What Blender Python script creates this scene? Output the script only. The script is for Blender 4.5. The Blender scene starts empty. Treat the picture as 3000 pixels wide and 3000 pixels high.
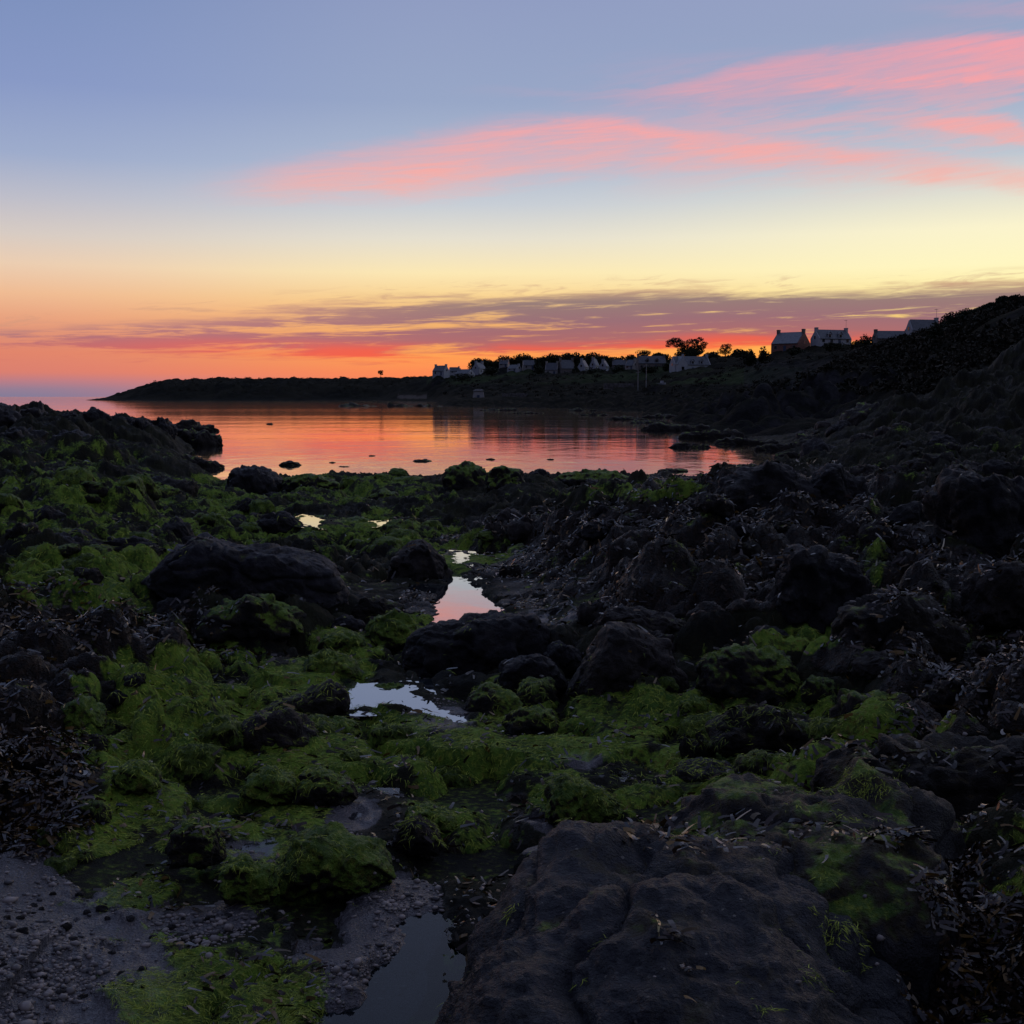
import bpy, math, random
import numpy as np
from mathutils import Vector
from mathutils.bvhtree import BVHTree

rnd = random.Random(11)
R = math.radians
sc = bpy.context.scene
COL = sc.collection

# ------------------------------------------------------------------ camera
CAMZ, FOC = 2.2, 3450.0
HY = 1162.0
PITCH = math.atan((1500 - HY) / FOC)
cp, sp = math.cos(PITCH), math.sin(PITCH)
cam = bpy.data.cameras.new('camera')
cam.sensor_width = 36.0
cam.lens = 36.0 * FOC / 3000.0
cam.clip_start = 0.05
cam.clip_end = 40000
camo = bpy.data.objects.new('camera', cam)
camo.location = (0, 0, CAMZ)
camo.rotation_euler = (math.pi / 2 - PITCH, 0, 0)
COL.objects.link(camo)
sc.camera = camo

# ------------------------------------------------------------------ view
sc.view_settings.view_transform = 'Standard'
sc.view_settings.look = 'None'
sc.view_settings.exposure = 0.0
sc.view_settings.gamma = 1.0
sc.render.engine = 'CYCLES'
sc.cycles.max_bounces = 5
sc.cycles.diffuse_bounces = 2
sc.cycles.glossy_bounces = 3
sc.cycles.transmission_bounces = 3
sc.cycles.caustics_reflective = False
sc.cycles.caustics_refractive = False
sc.cycles.use_denoising = True


def srgb(r, g, b):
    def f(c):
        c /= 255.0
        return c / 12.92 if c <= 0.04045 else ((c + 0.055) / 1.055) ** 2.4
    return (f(r), f(g), f(b), 1.0)


# direction helpers: photograph pixel <-> place
def ray(px, py):
    a = (px - 1500) / FOC
    b = (1500 - py) / FOC
    return a, cp + b * sp, -sp + b * cp


def at(px, py, Y):
    a, c, s = ray(px, py)
    return a * Y / c, Y, CAMZ + Y * s / c


def on_level(px, py, z):
    a, c, s = ray(px, py)
    k = (z - CAMZ) / s
    return a * k, c * k


def azel(px, py):
    a, c, s = ray(px, py)
    return math.degrees(math.atan2(a, c)), math.degrees(math.atan2(s, math.hypot(a, c)))


def project(X, Y, Z):
    zz = Z - CAMZ
    d = Y * cp - zz * sp
    v = Y * sp + zz * cp
    return 1500 + FOC * X / d, 1500 - FOC * v / d


# ------------------------------------------------------------------ world: dusk sky
SUN_AZ, SUN_EL = 27.0, 1.0
world = bpy.data.worlds.new('World')
sc.world = world
world.use_nodes = True
NT = world.node_tree
NT.nodes.clear()


class G:
    """tiny node-graph writer"""
    def __init__(self, nt):
        self.nt = nt

    def n(self, t, **kw):
        nd = self.nt.nodes.new(t)
        for k, v in kw.items():
            setattr(nd, k, v)
        return nd

    def put(self, sock, v):
        if isinstance(v, bpy.types.NodeSocket):
            self.nt.links.new(v, sock)
        elif v is not None:
            sock.default_value = v

    def m(self, op, a, b=None, c=None, clamp=False):
        nd = self.n('ShaderNodeMath', operation=op)
        nd.use_clamp = clamp
        self.put(nd.inputs[0], a)
        if b is not None:
            self.put(nd.inputs[1], b)
        if c is not None:
            self.put(nd.inputs[2], c)
        return nd.outputs[0]

    def sm(self, v, lo, hi, o0=0.0, o1=1.0):
        nd = self.n('ShaderNodeMapRange')
        nd.interpolation_type = 'SMOOTHSTEP'
        self.put(nd.inputs[0], v)
        for i, k in enumerate((lo, hi, o0, o1)):
            self.put(nd.inputs[1 + i], k)
        return nd.outputs[0]

    def mix(self, f, a, b, blend='MIX'):
        nd = self.n('ShaderNodeMix', data_type='RGBA', blend_type=blend)
        self.put(nd.inputs[0], f)
        self.put(nd.inputs[6], a)
        self.put(nd.inputs[7], b)
        return nd.outputs[2]

    def ramp(self, v, stops, interp='LINEAR'):
        nd = self.n('ShaderNodeValToRGB')
        cr = nd.color_ramp
        cr.interpolation = interp
        while len(cr.elements) > 1:
            cr.elements.remove(cr.elements[-1])
        cr.elements[0].position = stops[0][0]
        cr.elements[0].color = stops[0][1]
        for p, c in stops[1:]:
            e = cr.elements.new(p)
            e.color = c
        self.put(nd.inputs[0], v)
        return nd.outputs[0]

    def xyz(self, x, y, z=0.0):
        nd = self.n('ShaderNodeCombineXYZ')
        self.put(nd.inputs[0], x)
        self.put(nd.inputs[1], y)
        self.put(nd.inputs[2], z)
        return nd.outputs[0]

    def noise(self, vec, scale, detail=4.0, rough=0.55, dist=0.0):
        nd = self.n('ShaderNodeTexNoise')
        self.put(nd.inputs['Vector'], vec)
        nd.inputs['Scale'].default_value = scale
        nd.inputs['Detail'].default_value = detail
        nd.inputs['Roughness'].default_value = rough
        nd.inputs['Distortion'].default_value = dist
        return nd.outputs[0]

    def curve(self, v, pts):
        """piecewise smooth function of v; pts in (v, value)"""
        lo, hi = pts[0][0], pts[-1][0]
        vals = [p[1] for p in pts]
        a, b = min(vals), max(vals)
        t = self.n('ShaderNodeMapRange')
        self.put(t.inputs[0], v)
        t.inputs[1].default_value = lo
        t.inputs[2].default_value = hi
        nd = self.n('ShaderNodeFloatCurve')
        self.put(nd.inputs[1], t.outputs[0])
        c = nd.mapping.curves[0]
        q = [((x - lo) / (hi - lo), (y - a) / (b - a + 1e-9)) for x, y in pts]
        c.points[0].location = q[0]
        c.points[1].location = q[-1]
        for x, y in q[1:-1]:
            c.points.new(x, y)
        nd.mapping.update()
        return self.m('MULTIPLY_ADD', nd.outputs[0], b - a, a)


g = G(NT)
tc = g.n('ShaderNodeTexCoord')
sep = g.n('ShaderNodeSeparateXYZ')
NT.links.new(tc.outputs['Generated'], sep.inputs[0])
wx, wy, wz = sep.outputs
az = g.m('MULTIPLY', g.m('ARCTAN2', wx, wy), 57.29578)
el = g.m('MULTIPLY', g.m('ARCSINE', wz), 57.29578)
EL = {}


def elp(py, px=1500):
    return azel(px, py)[1]


def sky_stops(rows):
    return sorted([(max(0.0, elp(py)) / 30.0, srgb(*c)) for py, c in rows])


t30 = g.m('DIVIDE', g.m('MAXIMUM', el, 0.0), 30.0)
rL = g.ramp(t30, sky_stops([
    (1162, (132, 124, 152)), (1140, (150, 126, 148)), (1118, (188, 126, 134)), (1095, (220, 128, 112)), (1040, (226, 134, 108)),
    (990, (228, 148, 118)), (940, (234, 166, 130)), (880, (240, 188, 148)), (800, (236, 206, 178)), (720, (216, 204, 196)),
    (620, (190, 190, 202)), (500, (158, 172, 204)), (300, (136, 153, 198)), (0, (123, 143, 188))]))
rC = g.ramp(t30, sky_stops([
    (1162, (250, 120, 86)), (1090, (255, 140, 84)), (1040, (255, 162, 84)), (990, (255, 176, 96)), (930, (250, 190, 116)),
    (870, (250, 212, 146)), (800, (252, 232, 180)), (700, (230, 224, 208)), (600, (200, 206, 214)), (480, (174, 186, 208)),
    (300, (152, 167, 199)), (0, (144, 157, 194))]))
rR = g.ramp(t30, sky_stops([
    (1162, (255, 130, 60)), (1060, (255, 170, 70)), (1000, (255, 188, 84)), (940, (255, 216, 122)), (870, (254, 236, 166)),
    (800, (254, 246, 194)), (700, (250, 243, 205)), (600, (222, 222, 210)), (500, (188, 198, 210)), (300, (157, 171, 200)),
    (120, (150, 163, 195)), (0, (151, 162, 196))]))
azL, azR = azel(0, HY)[0], azel(3000, HY)[0]
lc = g.sm(az, azL, -2.0)
cr_ = g.sm(az, -2.0, azR)
base = g.mix(cr_, g.mix(lc, rL, rC), rR)

# --- pink high cloud sheets
az1 = g.m('MULTIPLY', az, 0.0174533)
pv = g.xyz(g.m('MULTIPLY', az, 0.07), g.m('MULTIPLY_ADD', az, -0.035, g.m('MULTIPLY', el, 0.42)), 3.0)
pn = g.noise(pv, 1.7, 5.0, 0.55, 0.6)
pn2 = g.noise(pv, 4.5, 6.0, 0.65, 0.9)
pn3 = g.noise(g.xyz(g.m('MULTIPLY', az, 0.16), g.m('MULTIPLY_ADD', az, -0.16, g.m('MULTIPLY', el, 1.9)), 7.0), 1.5, 6.0, 0.65, 0.6)
wob = g.m('MULTIPLY', g.m('SUBTRACT', pn, 0.5), 1.6)


def band(top, bot, soft_t, soft_b, amp=1.0, wobble=1.0):
    tp = g.curve(az, [azel(*p) for p in top])
    bt = g.curve(az, [azel(*p) for p in bot])
    e = g.m('MULTIPLY_ADD', wob, wobble * 1.2, g.m('MULTIPLY_ADD', g.m('SUBTRACT', pn2, .5), 1.0, el))
    up = g.sm(g.m('SUBTRACT', tp, e), -soft_t * 0.5, soft_t)
    dn = g.sm(g.m('SUBTRACT', e, bt), -soft_b * 0.5, soft_b)
    return g.m('MULTIPLY', g.m('MULTIPLY', up, dn), amp)


def limit(v, x0, x1, x2=None, x3=None):
    a = g.sm(az, azel(x0, 400)[0], azel(x1, 400)[0])
    v = g.m('MULTIPLY', v, a)
    if x2 is not None:
        b = g.sm(az, azel(x2, 400)[0], azel(x3, 400)[0], 1.0, 0.0)
        v = g.m('MULTIPLY', v, b)
    return v


bands = []
b1 = band([(500, 540), (800, 475), (1200, 405), (1500, 350), (1750, 335), (2100, 365), (2400, 410), (3000, 490)],
          [(500, 590), (800, 590), (1200, 582), (1500, 545), (1750, 515), (2100, 500), (2400, 520), (3000, 560)], 1.1, 0.9, 0.62, 0.5)
b1 = limit(b1, 430, 980)
bands.append(b1)
b1c = band([(700, 500), (1150, 470), (1500, 375), (1720, 348), (2050, 385), (2300, 410), (2600, 445), (3000, 505)],
           [(700, 560), (1150, 520), (1500, 460), (1720, 425), (2050, 440), (2300, 480), (2600, 500), (3000, 545)], 0.7, 1.0, 0.85, 1.0)
bands.append(limit(b1c, 1000, 1700))
b1d = band([(900, 520), (1250, 465), (1420, 465), (1600, 490), (1800, 500)],
           [(900, 560), (1250, 530), (1420, 505), (1600, 500), (1800, 510)], 0.5, 0.7, 0.5, 0.5)
bands.append(limit(b1d, 900, 1300, 1450, 1700))
b2 = band([(1500, 255), (1800, 268), (2000, 240), (2200, 180), (2400, 145), (2700, 110), (3000, 95)],
          [(1500, 275), (1800, 300), (2000, 318), (2200, 320), (2400, 300), (2700, 270), (3000, 240)], 0.5, 0.9, 0.55, 0.5)
bands.append(limit(b2, 1250, 1900))
b2b = band([(2200, 250), (2400, 235), (2700, 210), (3000, 195)],
           [(2200, 270), (2400, 270), (2700, 252), (3000, 240)], 0.3, 0.4, 0.75, 0.3)
bands.append(limit(b2b, 2150, 2600))
b2c = band([(2400, 170), (2700, 125), (3000, 100)], [(2400, 190), (2700, 180), (3000, 175)], 0.4, 0.9, 0.7, 0.4)
bands.append(limit(b2c, 2450, 2850))
b3 = band([(2400, 360), (2650, 335), (2800, 330), (3000, 365)], [(2400, 385), (2650, 385), (2800, 395), (3000, 430)], 0.4, 0.4, 0.8, 0.6)
bands.append(limit(b3, 2450, 2800))
b4 = band([(2500, 5), (3000, 0)], [(2500, 15), (3000, 40)], 0.5, 0.8, 0.35, 0.6)
bands.append(limit(b4, 2500, 2900))
pink = bands[0]
for b in bands[1:]:
    pink = g.m('ADD', pink, g.m('MULTIPLY', b, g.m('SUBTRACT', 1.0, pink)))
pink = g.m('MULTIPLY', pink, g.sm(g.m('MULTIPLY_ADD', pn2, 0.5, pn), 0.45, 0.85, 0.76, 1.0))
pink = g.m('MULTIPLY', pink, g.sm(pn3, 0.32, 0.62, 0.62, 1.08))
veil = g.m('MULTIPLY', g.m('MULTIPLY', g.sm(el, 8.5, 11.0), g.sm(el, 13.0, 16.5, 1.0, 0.0)), g.m('MULTIPLY', g.sm(az, 0, 14), g.sm(g.m('MULTIPLY_ADD', pn3, .5, pn), 0.66, 0.95)))
pink = g.m('MAXIMUM', pink, g.m('MULTIPLY', veil, 0.40))
pink = g.m('MULTIPLY', pink, g.sm(az, 30, 50, 1.0, 0.0))
pinkcol = g.mix(g.sm(el, 8.5, 16.5), srgb(255, 172, 158), srgb(252, 158, 166))
s1 = g.mix(pink, base, pinkcol)

# --- low streaky cloud bank over the horizon
hv = g.xyz(g.m('MULTIPLY', az, 0.085), g.m('MULTIPLY_ADD', az, -0.03, g.m('MULTIPLY', el, 0.95)), 9.0)
h1 = g.noise(hv, 1.15, 6.0, 0.6, 0.9)
h2 = g.noise(hv, 4.2, 5.0, 0.62, 1.2)
htop = g.curve(az, [azel(*p) for p in [(-700, 985), (0, 945), (400, 925), (800, 890), (1300, 860), (1800, 842), (2300, 836), (2700, 828), (3000, 812), (3700, 800)]])
hbot = g.curve(az, [azel(*p) for p in [(-700, 1050), (0, 1035), (400, 1030), (800, 1040), (1300, 1050), (1800, 1040), (2200, 1015), (2500, 1020), (3000, 1060), (3700, 1100)]])
hn = g.m('MULTIPLY_ADD', h2, 0.45, h1)
eh = g.m('MULTIPLY_ADD', g.m('SUBTRACT', hn, 0.72), 2.2, el)
hm = g.m('MULTIPLY', g.sm(g.m('SUBTRACT', htop, eh), -0.25, 0.55), g.sm(g.m('SUBTRACT', eh, hbot), -0.3, 0.5))
h3 = g.noise(g.xyz(g.m('MULTIPLY', az, 0.16), g.m('MULTIPLY_ADD', az, -0.05, g.m('MULTIPLY', el, 2.6)), 5.0), 1.3, 5.0, 0.62, 0.7)
hn = g.m('MULTIPLY_ADD', g.m('SUBTRACT', h3, 0.5), 0.75, hn)
thick = g.sm(hn, g.curve(az, [(-30, 0.66), (-14, 0.60), (-4, 0.50), (4, 0.44), (12, 0.42), (25, 0.38), (35, 0.38)]), g.curve(az, [(-30, .9), (-14, .84), (0, .76), (12, .68), (35, .66)]))
hmask = g.m('MULTIPLY', hm, g.m('MULTIPLY_ADD', thick, 0.90, 0.10))
rel = g.m('DIVIDE', g.m('SUBTRACT', el, hbot), g.m('SUBTRACT', htop, hbot))
cl_left = g.ramp(rel, [(0.0, srgb(205, 106, 104)), (0.5, srgb(178, 116, 122)), (1.0, srgb(206, 150, 130))])
cl_right = g.ramp(rel, [(0.0, srgb(232, 104, 76)), (0.18, srgb(178, 106, 106)), (0.5, srgb(154, 110, 118)), (0.8, srgb(150, 124, 120)), (1.0, srgb(206, 166, 132))])
ccol = g.mix(g.sm(az, -16, 2), cl_left, cl_right)
s2 = g.mix(hmask, s1, ccol)
# glowing undersides
red = g.m('MULTIPLY', g.sm(g.m('SUBTRACT', el, hbot), -0.35, 0.1), g.sm(g.m('SUBTRACT', el, hbot), 0.25, 0.9, 1.0, 0.0))
red = g.m('MULTIPLY', g.m('MULTIPLY', red, g.sm(h1, 0.40, 0.62)), g.sm(az, -22, -4))
s3 = g.mix(g.m('MULTIPLY', red, 0.75), s2, srgb(255, 94, 64))
# feathered wisps above the bank
fv = g.xyz(g.m('MULTIPLY', az, 0.22), g.m('MULTIPLY_ADD', az, -0.11, g.m('MULTIPLY', el, 1.6)), 2.0)
f1 = g.noise(fv, 1.6, 6.0, 0.62, 0.8)
fm = g.m('MULTIPLY', g.sm(g.m('SUBTRACT', el, htop), -0.5, 0.0), g.sm(g.m('SUBTRACT', el, htop), 0.1, 0.75, 1.0, 0.0))
fm = g.m('MULTIPLY', fm, g.sm(f1, 0.52, 0.68))
s4 = g.mix(g.m('MULTIPLY', fm, 0.45), s3, srgb(196, 150, 128))

# --- zenith and the dim eastern side
zen = g.mix(g.sm(el, 20, 75), s4, srgb(118, 128, 164))
ang = g.m('MULTIPLY', g.m('SUBTRACT', az, SUN_AZ), 0.0174533)
west = g.sm(g.m('COSINE', ang), -0.75, 0.72)
east = g.ramp(t30, [(0.0, srgb(26, 27, 36)), (0.35, srgb(56, 56, 76)), (1.0, srgb(96, 104, 140))])
full = g.mix(west, east, zen)
full = g.mix(g.sm(el, -4, -0.2), srgb(40, 36, 44), full)
sky = g.n('ShaderNodeTexSky', sky_type='NISHITA')
sky.sun_disc = False
sky.sun_elevation = R(SUN_EL)
sky.sun_rotation = R(SUN_AZ)
bg1 = g.n('ShaderNodeBackground')
NT.links.new(sky.outputs[0], bg1.inputs[0])
bg1.inputs[1].default_value = 0.001
bg2 = g.n('ShaderNodeBackground')
NT.links.new(full, bg2.inputs[0])
bg2.inputs[1].default_value = 1.0
addn = g.n('ShaderNodeAddShader')
NT.links.new(bg1.outputs[0], addn.inputs[0])
NT.links.new(bg2.outputs[0], addn.inputs[1])
wo = g.n('ShaderNodeOutputWorld')
NT.links.new(addn.outputs[0], wo.inputs[0])
world.cycles.sampling_method = 'MANUAL'
world.cycles.sample_map_resolution = 1024

# ------------------------------------------------------------------ sun: already setting behind the hill, very weak and soft
sl = bpy.data.lights.new('sun', 'SUN')
sl.energy = 0.06
sl.angle = R(12)
sl.color = (1.0, 0.62, 0.36)
so = bpy.data.objects.new('sun', sl)
d = Vector((math.sin(R(SUN_AZ)) * math.cos(R(6)), math.cos(R(SUN_AZ)) * math.cos(R(6)), math.sin(R(6))))
so.rotation_euler = d.to_track_quat('Z', 'Y').to_euler()
so.location = (200, 400, 60)
COL.objects.link(so)


# ================================================================== numpy noise
def _hash(ix, iy, iz, seed):
    h = (ix.astype(np.uint32) * np.uint32(374761393) + iy.astype(np.uint32) * np.uint32(668265263)
         + iz.astype(np.uint32) * np.uint32(2147483647 & 0x9E3779B1) + np.uint32((seed * 2654435761) & 0xFFFFFFFF))
    h ^= h >> np.uint32(13)
    h *= np.uint32(1274126177)
    h ^= h >> np.uint32(16)
    h *= np.uint32(2246822519)
    h ^= h >> np.uint32(15)
    return h.astype(np.float64) / 4294967295.0


def vnoise2(x, y, seed=0):
    xi, yi = np.floor(x), np.floor(y)
    fx, fy = x - xi, y - yi
    fx = fx * fx * fx * (fx * (fx * 6 - 15) + 10)
    fy = fy * fy * fy * (fy * (fy * 6 - 15) + 10)
    xi = xi.astype(np.int64)
    yi = yi.astype(np.int64)
    z = np.zeros_like(xi)
    a = _hash(xi, yi, z, seed)
    b = _hash(xi + 1, yi, z, seed)
    c = _hash(xi, yi + 1, z, seed)
    e = _hash(xi + 1, yi + 1, z, seed)
    return (a * (1 - fx) + b * fx) * (1 - fy) + (c * (1 - fx) + e * fx) * fy - 0.5


def fbm2(x, y, octaves=4, seed=0, gain=0.5):
    s = np.zeros(np.shape(x))
    a = 1.0
    for o in range(octaves):
        s = s + a * vnoise2(x * 2 ** o + o * 17.3, y * 2 ** o - o * 9.1, seed + o)
        a *= gain
    return s


def vnoise3(p, seed=0):
    pi = np.floor(p)
    f = p - pi
    f = f * f * f * (f * (f * 6 - 15) + 10)
    pi = pi.astype(np.int64)
    out = 0
    for dx in (0, 1):
        for dy in (0, 1):
            for dz in (0, 1):
                w = (f[:, 0] if dx else 1 - f[:, 0]) * (f[:, 1] if dy else 1 - f[:, 1]) * (f[:, 2] if dz else 1 - f[:, 2])
                out = out + w * _hash(pi[:, 0] + dx, pi[:, 1] + dy, pi[:, 2] + dz, seed)
    return out - 0.5


def fbm3(p, octaves=4, seed=0, gain=0.5):
    s = 0
    a = 1.0
    for o in range(octaves):
        s = s + a * vnoise3(p * 2 ** o + o * 5.7, seed + o)
        a *= gain
    return s


def facets3(p, seed=0):
    """random tilted plane per cell: flat faces with creases"""
    pi = np.floor(p).astype(np.int64)
    den = np.zeros(len(p)) + 1e-9
    val = np.zeros(len(p))
    for dx in (-1, 0, 1):
        for dy in (-1, 0, 1):
            for dz in (-1, 0, 1):
                c = pi + np.array([dx, dy, dz])
                o = np.stack([_hash(c[:, 0], c[:, 1], c[:, 2], seed + k) for k in range(3)], 1)
                dd = p - (c + o)
                w = np.exp(-42 * (dd ** 2).sum(1))
                r = np.stack([_hash(c[:, 0], c[:, 1], c[:, 2], seed + 5 + k) - 0.5 for k in range(3)], 1)
                v = (dd * r).sum(1) * 1.9 + (_hash(c[:, 0], c[:, 1], c[:, 2], seed + 9) - 0.5) * 0.45
                den += w
                val += w * v
    return val / den


def domes(x, y, s, seed=0, fill=0.75):
    """stones and mounds: rounded caps of random size in a jittered grid"""
    x = x / s
    y = y / s
    xi, yi = np.floor(x).astype(np.int64), np.floor(y).astype(np.int64)
    z0 = np.zeros_like(xi)
    out = np.zeros(np.shape(x))
    for dx in (-1, 0, 1):
        for dy in (-1, 0, 1):
            cx, cy = xi + dx, yi + dy
            qx = cx + _hash(cx, cy, z0, seed)
            qy = cy + _hash(cx, cy, z0, seed + 1)
            rr = 0.35 + 0.55 * _hash(cx, cy, z0, seed + 2)
            keep = _hash(cx, cy, z0, seed + 3) < fill
            th = _hash(cx, cy, z0, seed + 4) * math.pi
            ux, uy = x - qx, y - qy
            c_, s_ = np.cos(th), np.sin(th)
            a = (ux * c_ + uy * s_)
            b = (-ux * s_ + uy * c_) * 1.45
            d2 = (a * a + b * b) / (rr * rr)
            h = np.sqrt(np.clip(1 - d2, 0, 1)) * rr * (0.6 + 0.6 * _hash(cx, cy, z0, seed + 5))
            out = np.maximum(out, np.where(keep, h, 0))
    return out * s


# ================================================================== mesh helpers
def mesh_np(name, V, F, mat=None, smooth=True):
    me = bpy.data.meshes.new(name)
    V = np.ascontiguousarray(V, dtype=np.float32)
    F = np.ascontiguousarray(F, dtype=np.int32)
    n, k = F.shape
    me.vertices.add(len(V))
    me.vertices.foreach_set('co', V.ravel())
    me.loops.add(n * k)
    me.loops.foreach_set('vertex_index', F.ravel())
    me.polygons.add(n)
    me.polygons.foreach_set('loop_start', np.arange(0, n * k, k, dtype=np.int32))
    me.polygons.foreach_set('use_smooth', np.full(n, smooth))
    me.update(calc_edges=True)
    if mat:
        me.materials.append(mat)
    return me


def obj(name, me, parent=None, loc=(0, 0, 0), rot=None):
    o = bpy.data.objects.new(name, me)
    o.location = loc
    if rot is not None:
        o.rotation_euler = rot
    if parent:
        o.parent = parent
    COL.objects.link(o)
    return o


def tag(o, label=None, cat=None, group=None, kind=None):
    if label:
        o['label'] = label
    if cat:
        o['category'] = cat
    if group:
        o['group'] = group
    if kind:
        o['kind'] = kind
    return o


def grid_faces(nr, nc):
    i = np.arange(nr - 1)[:, None] * nc + np.arange(nc - 1)[None, :]
    return np.stack([i, i + 1, i + nc + 1, i + nc], -1).reshape(-1, 4)


class PB:
    """polygon soup for buildings"""
    def __init__(self):
        self.v, self.f = [], []

    def poly(self, pts):
        n = len(self.v)
        self.v += [tuple(p) for p in pts]
        self.f.append(tuple(range(n, n + len(pts))))

    def prism(self, base, top):
        n = len(base)
        k = len(self.v)
        self.v += [tuple(p) for p in base] + [tuple(p) for p in top]
        self.f.append(tuple(range(k + n - 1, k - 1, -1)))
        self.f.append(tuple(range(k + n, k + 2 * n)))
        for i in range(n):
            j = (i + 1) % n
            self.f.append((k + i, k + j, k + n + j, k + n + i))

    def box(self, x0, x1, y0, y1, z0, z1):
        self.prism([(x0, y0, z0), (x1, y0, z0), (x1, y1, z0), (x0, y1, z0)], [(x0, y0, z1), (x1, y0, z1), (x1, y1, z1), (x0, y1, z1)])

    def build(self, name, mat, parent=None, loc=(0, 0, 0)):
        me = bpy.data.meshes.new(name)
        me.from_pydata(self.v, [], self.f)
        me.update()
        me.materials.append(mat)
        return obj(name, me, parent, loc)


# ================================================================== materials
def new_mat(name):
    m = bpy.data.materials.new(name)
    m.use_nodes = True
    nt = m.node_tree
    nt.nodes.clear()
    gg = G(nt)
    out = gg.n('ShaderNodeOutputMaterial')
    b = gg.n('ShaderNodeBsdfPrincipled')
    nt.links.new(b.outputs[0], out.inputs[0])
    return m, gg, b


def coords(gg, obj_space=True):
    t = gg.n('ShaderNodeTexCoord')
    return t.outputs['Object']


def bump(gg, b, h, strength=0.5, dist=0.02):
    n = gg.n('ShaderNodeBump')
    n.inputs['Strength'].default_value = strength
    n.inputs['Distance'].default_value = dist
    gg.put(n.inputs['Height'], h)
    gg.nt.links.new(n.outputs[0], b.inputs['Normal'])


GREEN1 = (0.175, 0.270, 0.030, 1)
GREEN2 = (0.066, 0.125, 0.018, 1)
GREEN3 = (0.320, 0.370, 0.044, 1)
BROWN = (0.030, 0.018, 0.010, 1)


def green_color(gg, v, s=1.0):
    n1 = gg.noise(v, 3.2 * s, 5.0, 0.65)
    n2 = gg.noise(v, 38.0 * s, 4.0, 0.65)
    n4 = gg.noise(v, 11.0 * s, 5.0, 0.7, 0.6)
    c = gg.mix(gg.sm(n1, 0.38, 0.62), GREEN2, GREEN1)
    c = gg.mix(gg.m('MULTIPLY', gg.sm(n2, 0.48, 0.68), 0.75), c, GREEN3)
    c = gg.mix(gg.m('MULTIPLY', gg.sm(n4, 0.50, 0.64), 0.8), c, (0.030, 0.040, 0.010, 1))
    c = gg.mix(gg.m('MULTIPLY', gg.sm(gg.m('MULTIPLY', n2, n1), 0.31, 0.38), 0.6), c, (0.12, 0.085, 0.02, 1))
    return c


def mat_rock(name, tone=(0.030, 0.027, 0.028), moss=0.5, specks=0.0, rough=0.55, scale=1.0):
    m, gg, b = new_mat(name)
    v = coords(gg)
    n1 = gg.noise(v, 2.2 * scale, 5.0, 0.6)
    n2 = gg.noise(v, 22.0 * scale, 6.0, 0.7)
    n3 = gg.noise(v, 120.0, 3.0, 0.7)
    t = tone
    c = gg.mix(gg.sm(n1, 0.35, 0.65), (t[0] * 0.55, t[1] * 0.55, t[2] * 0.58, 1), (t[0] * 1.3, t[1] * 1.25, t[2] * 1.2, 1))
    c = gg.mix(gg.m('MULTIPLY', gg.sm(n2, 0.5, 0.72), 0.6), c, (t[0] * 2.0, t[1] * 1.8, t[2] * 1.6, 1))
    c = gg.mix(gg.m('MULTIPLY', gg.sm(n3, 0.60, 0.72), 0.5), c, (t[0] * 3.0, t[1] * 2.9, t[2] * 2.8, 1))
    c = gg.mix(gg.m('MULTIPLY', gg.sm(gg.noise(v, 5.5, 6.0, 0.7, 0.8), 0.50, 0.66), 0.36), c, (0.044, 0.038, 0.024, 1))
    if specks > 0:
        vo = gg.n('ShaderNodeTexVoronoi')
        gg.put(vo.inputs['Vector'], v)
        vo.inputs['Scale'].default_value = 42.0
        vo.inputs['Randomness'].default_value = 1.0
        sx = gg.n('ShaderNodeSeparateColor')
        gg.nt.links.new(vo.outputs['Color'], sx.inputs[0])
        pick = gg.m('GREATER_THAN', sx.outputs[0], 1.0 - specks)
        dot = gg.m('LESS_THAN', vo.outputs['Distance'], gg.m('MULTIPLY_ADD', sx.outputs[1], 0.16, 0.06))
        c = gg.mix(gg.m('MULTIPLY', gg.m('MULTIPLY', pick, dot), 0.8), c, (0.22, 0.20, 0.17, 1))
    geo = gg.n('ShaderNodeNewGeometry')
    sn = gg.n('ShaderNodeSeparateXYZ')
    gg.nt.links.new(geo.outputs['Normal'], sn.inputs[0])
    if moss > 0:
        lump = gg.noise(v, 4.5, 4.0, 0.6)
        hgt = gg.m('MULTIPLY_ADD', lump, 1.5, gg.m('MULTIPLY', sn.outputs[2], 0.55))
        msk = gg.sm(gg.m('MULTIPLY_ADD', n2, 0.25, hgt), 1.62 - moss, 1.78 - moss)
        c = gg.mix(msk, c, green_color(gg, v))
        rim = gg.m('MULTIPLY', gg.sm(gg.m('MULTIPLY_ADD', n2, 0.25, hgt), 1.50 - moss, 1.62 - moss), gg.m('SUBTRACT', 1.0, msk))
        c = gg.mix(gg.m('MULTIPLY', rim, 0.5), c, (0.07, 0.05, 0.015, 1))
    gg.put(b.inputs['Base Color'], c)
    gg.put(b.inputs['Roughness'], gg.m('MULTIPLY_ADD', n2, 0.35, rough - 0.17))
    b.inputs['Specular IOR Level'].default_value = 0.22
    bump(gg, b, gg.m('MULTIPLY_ADD', n3, 0.5, gg.m('MULTIPLY_ADD', gg.noise(v, 8.0, 5.0, 0.7), 1.5, n2)), 1.0, 0.04)
    return m


def plain(name, col, rough=0.6, spec=0.3, var=0.25, scale=3.0):
    m, gg, b = new_mat(name)
    v = coords(gg)
    n = gg.noise(v, scale, 4.0, 0.6)
    c = gg.mix(gg.sm(n, 0.3, 0.7), tuple(k * (1 - var) for k in col) + (1,), tuple(min(1, k * (1 + var)) for k in col) + (1,))
    gg.put(b.inputs['Base Color'], c)
    b.inputs['Roughness'].default_value = rough
    b.inputs['Specular IOR Level'].default_value = spec
    return m


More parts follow.
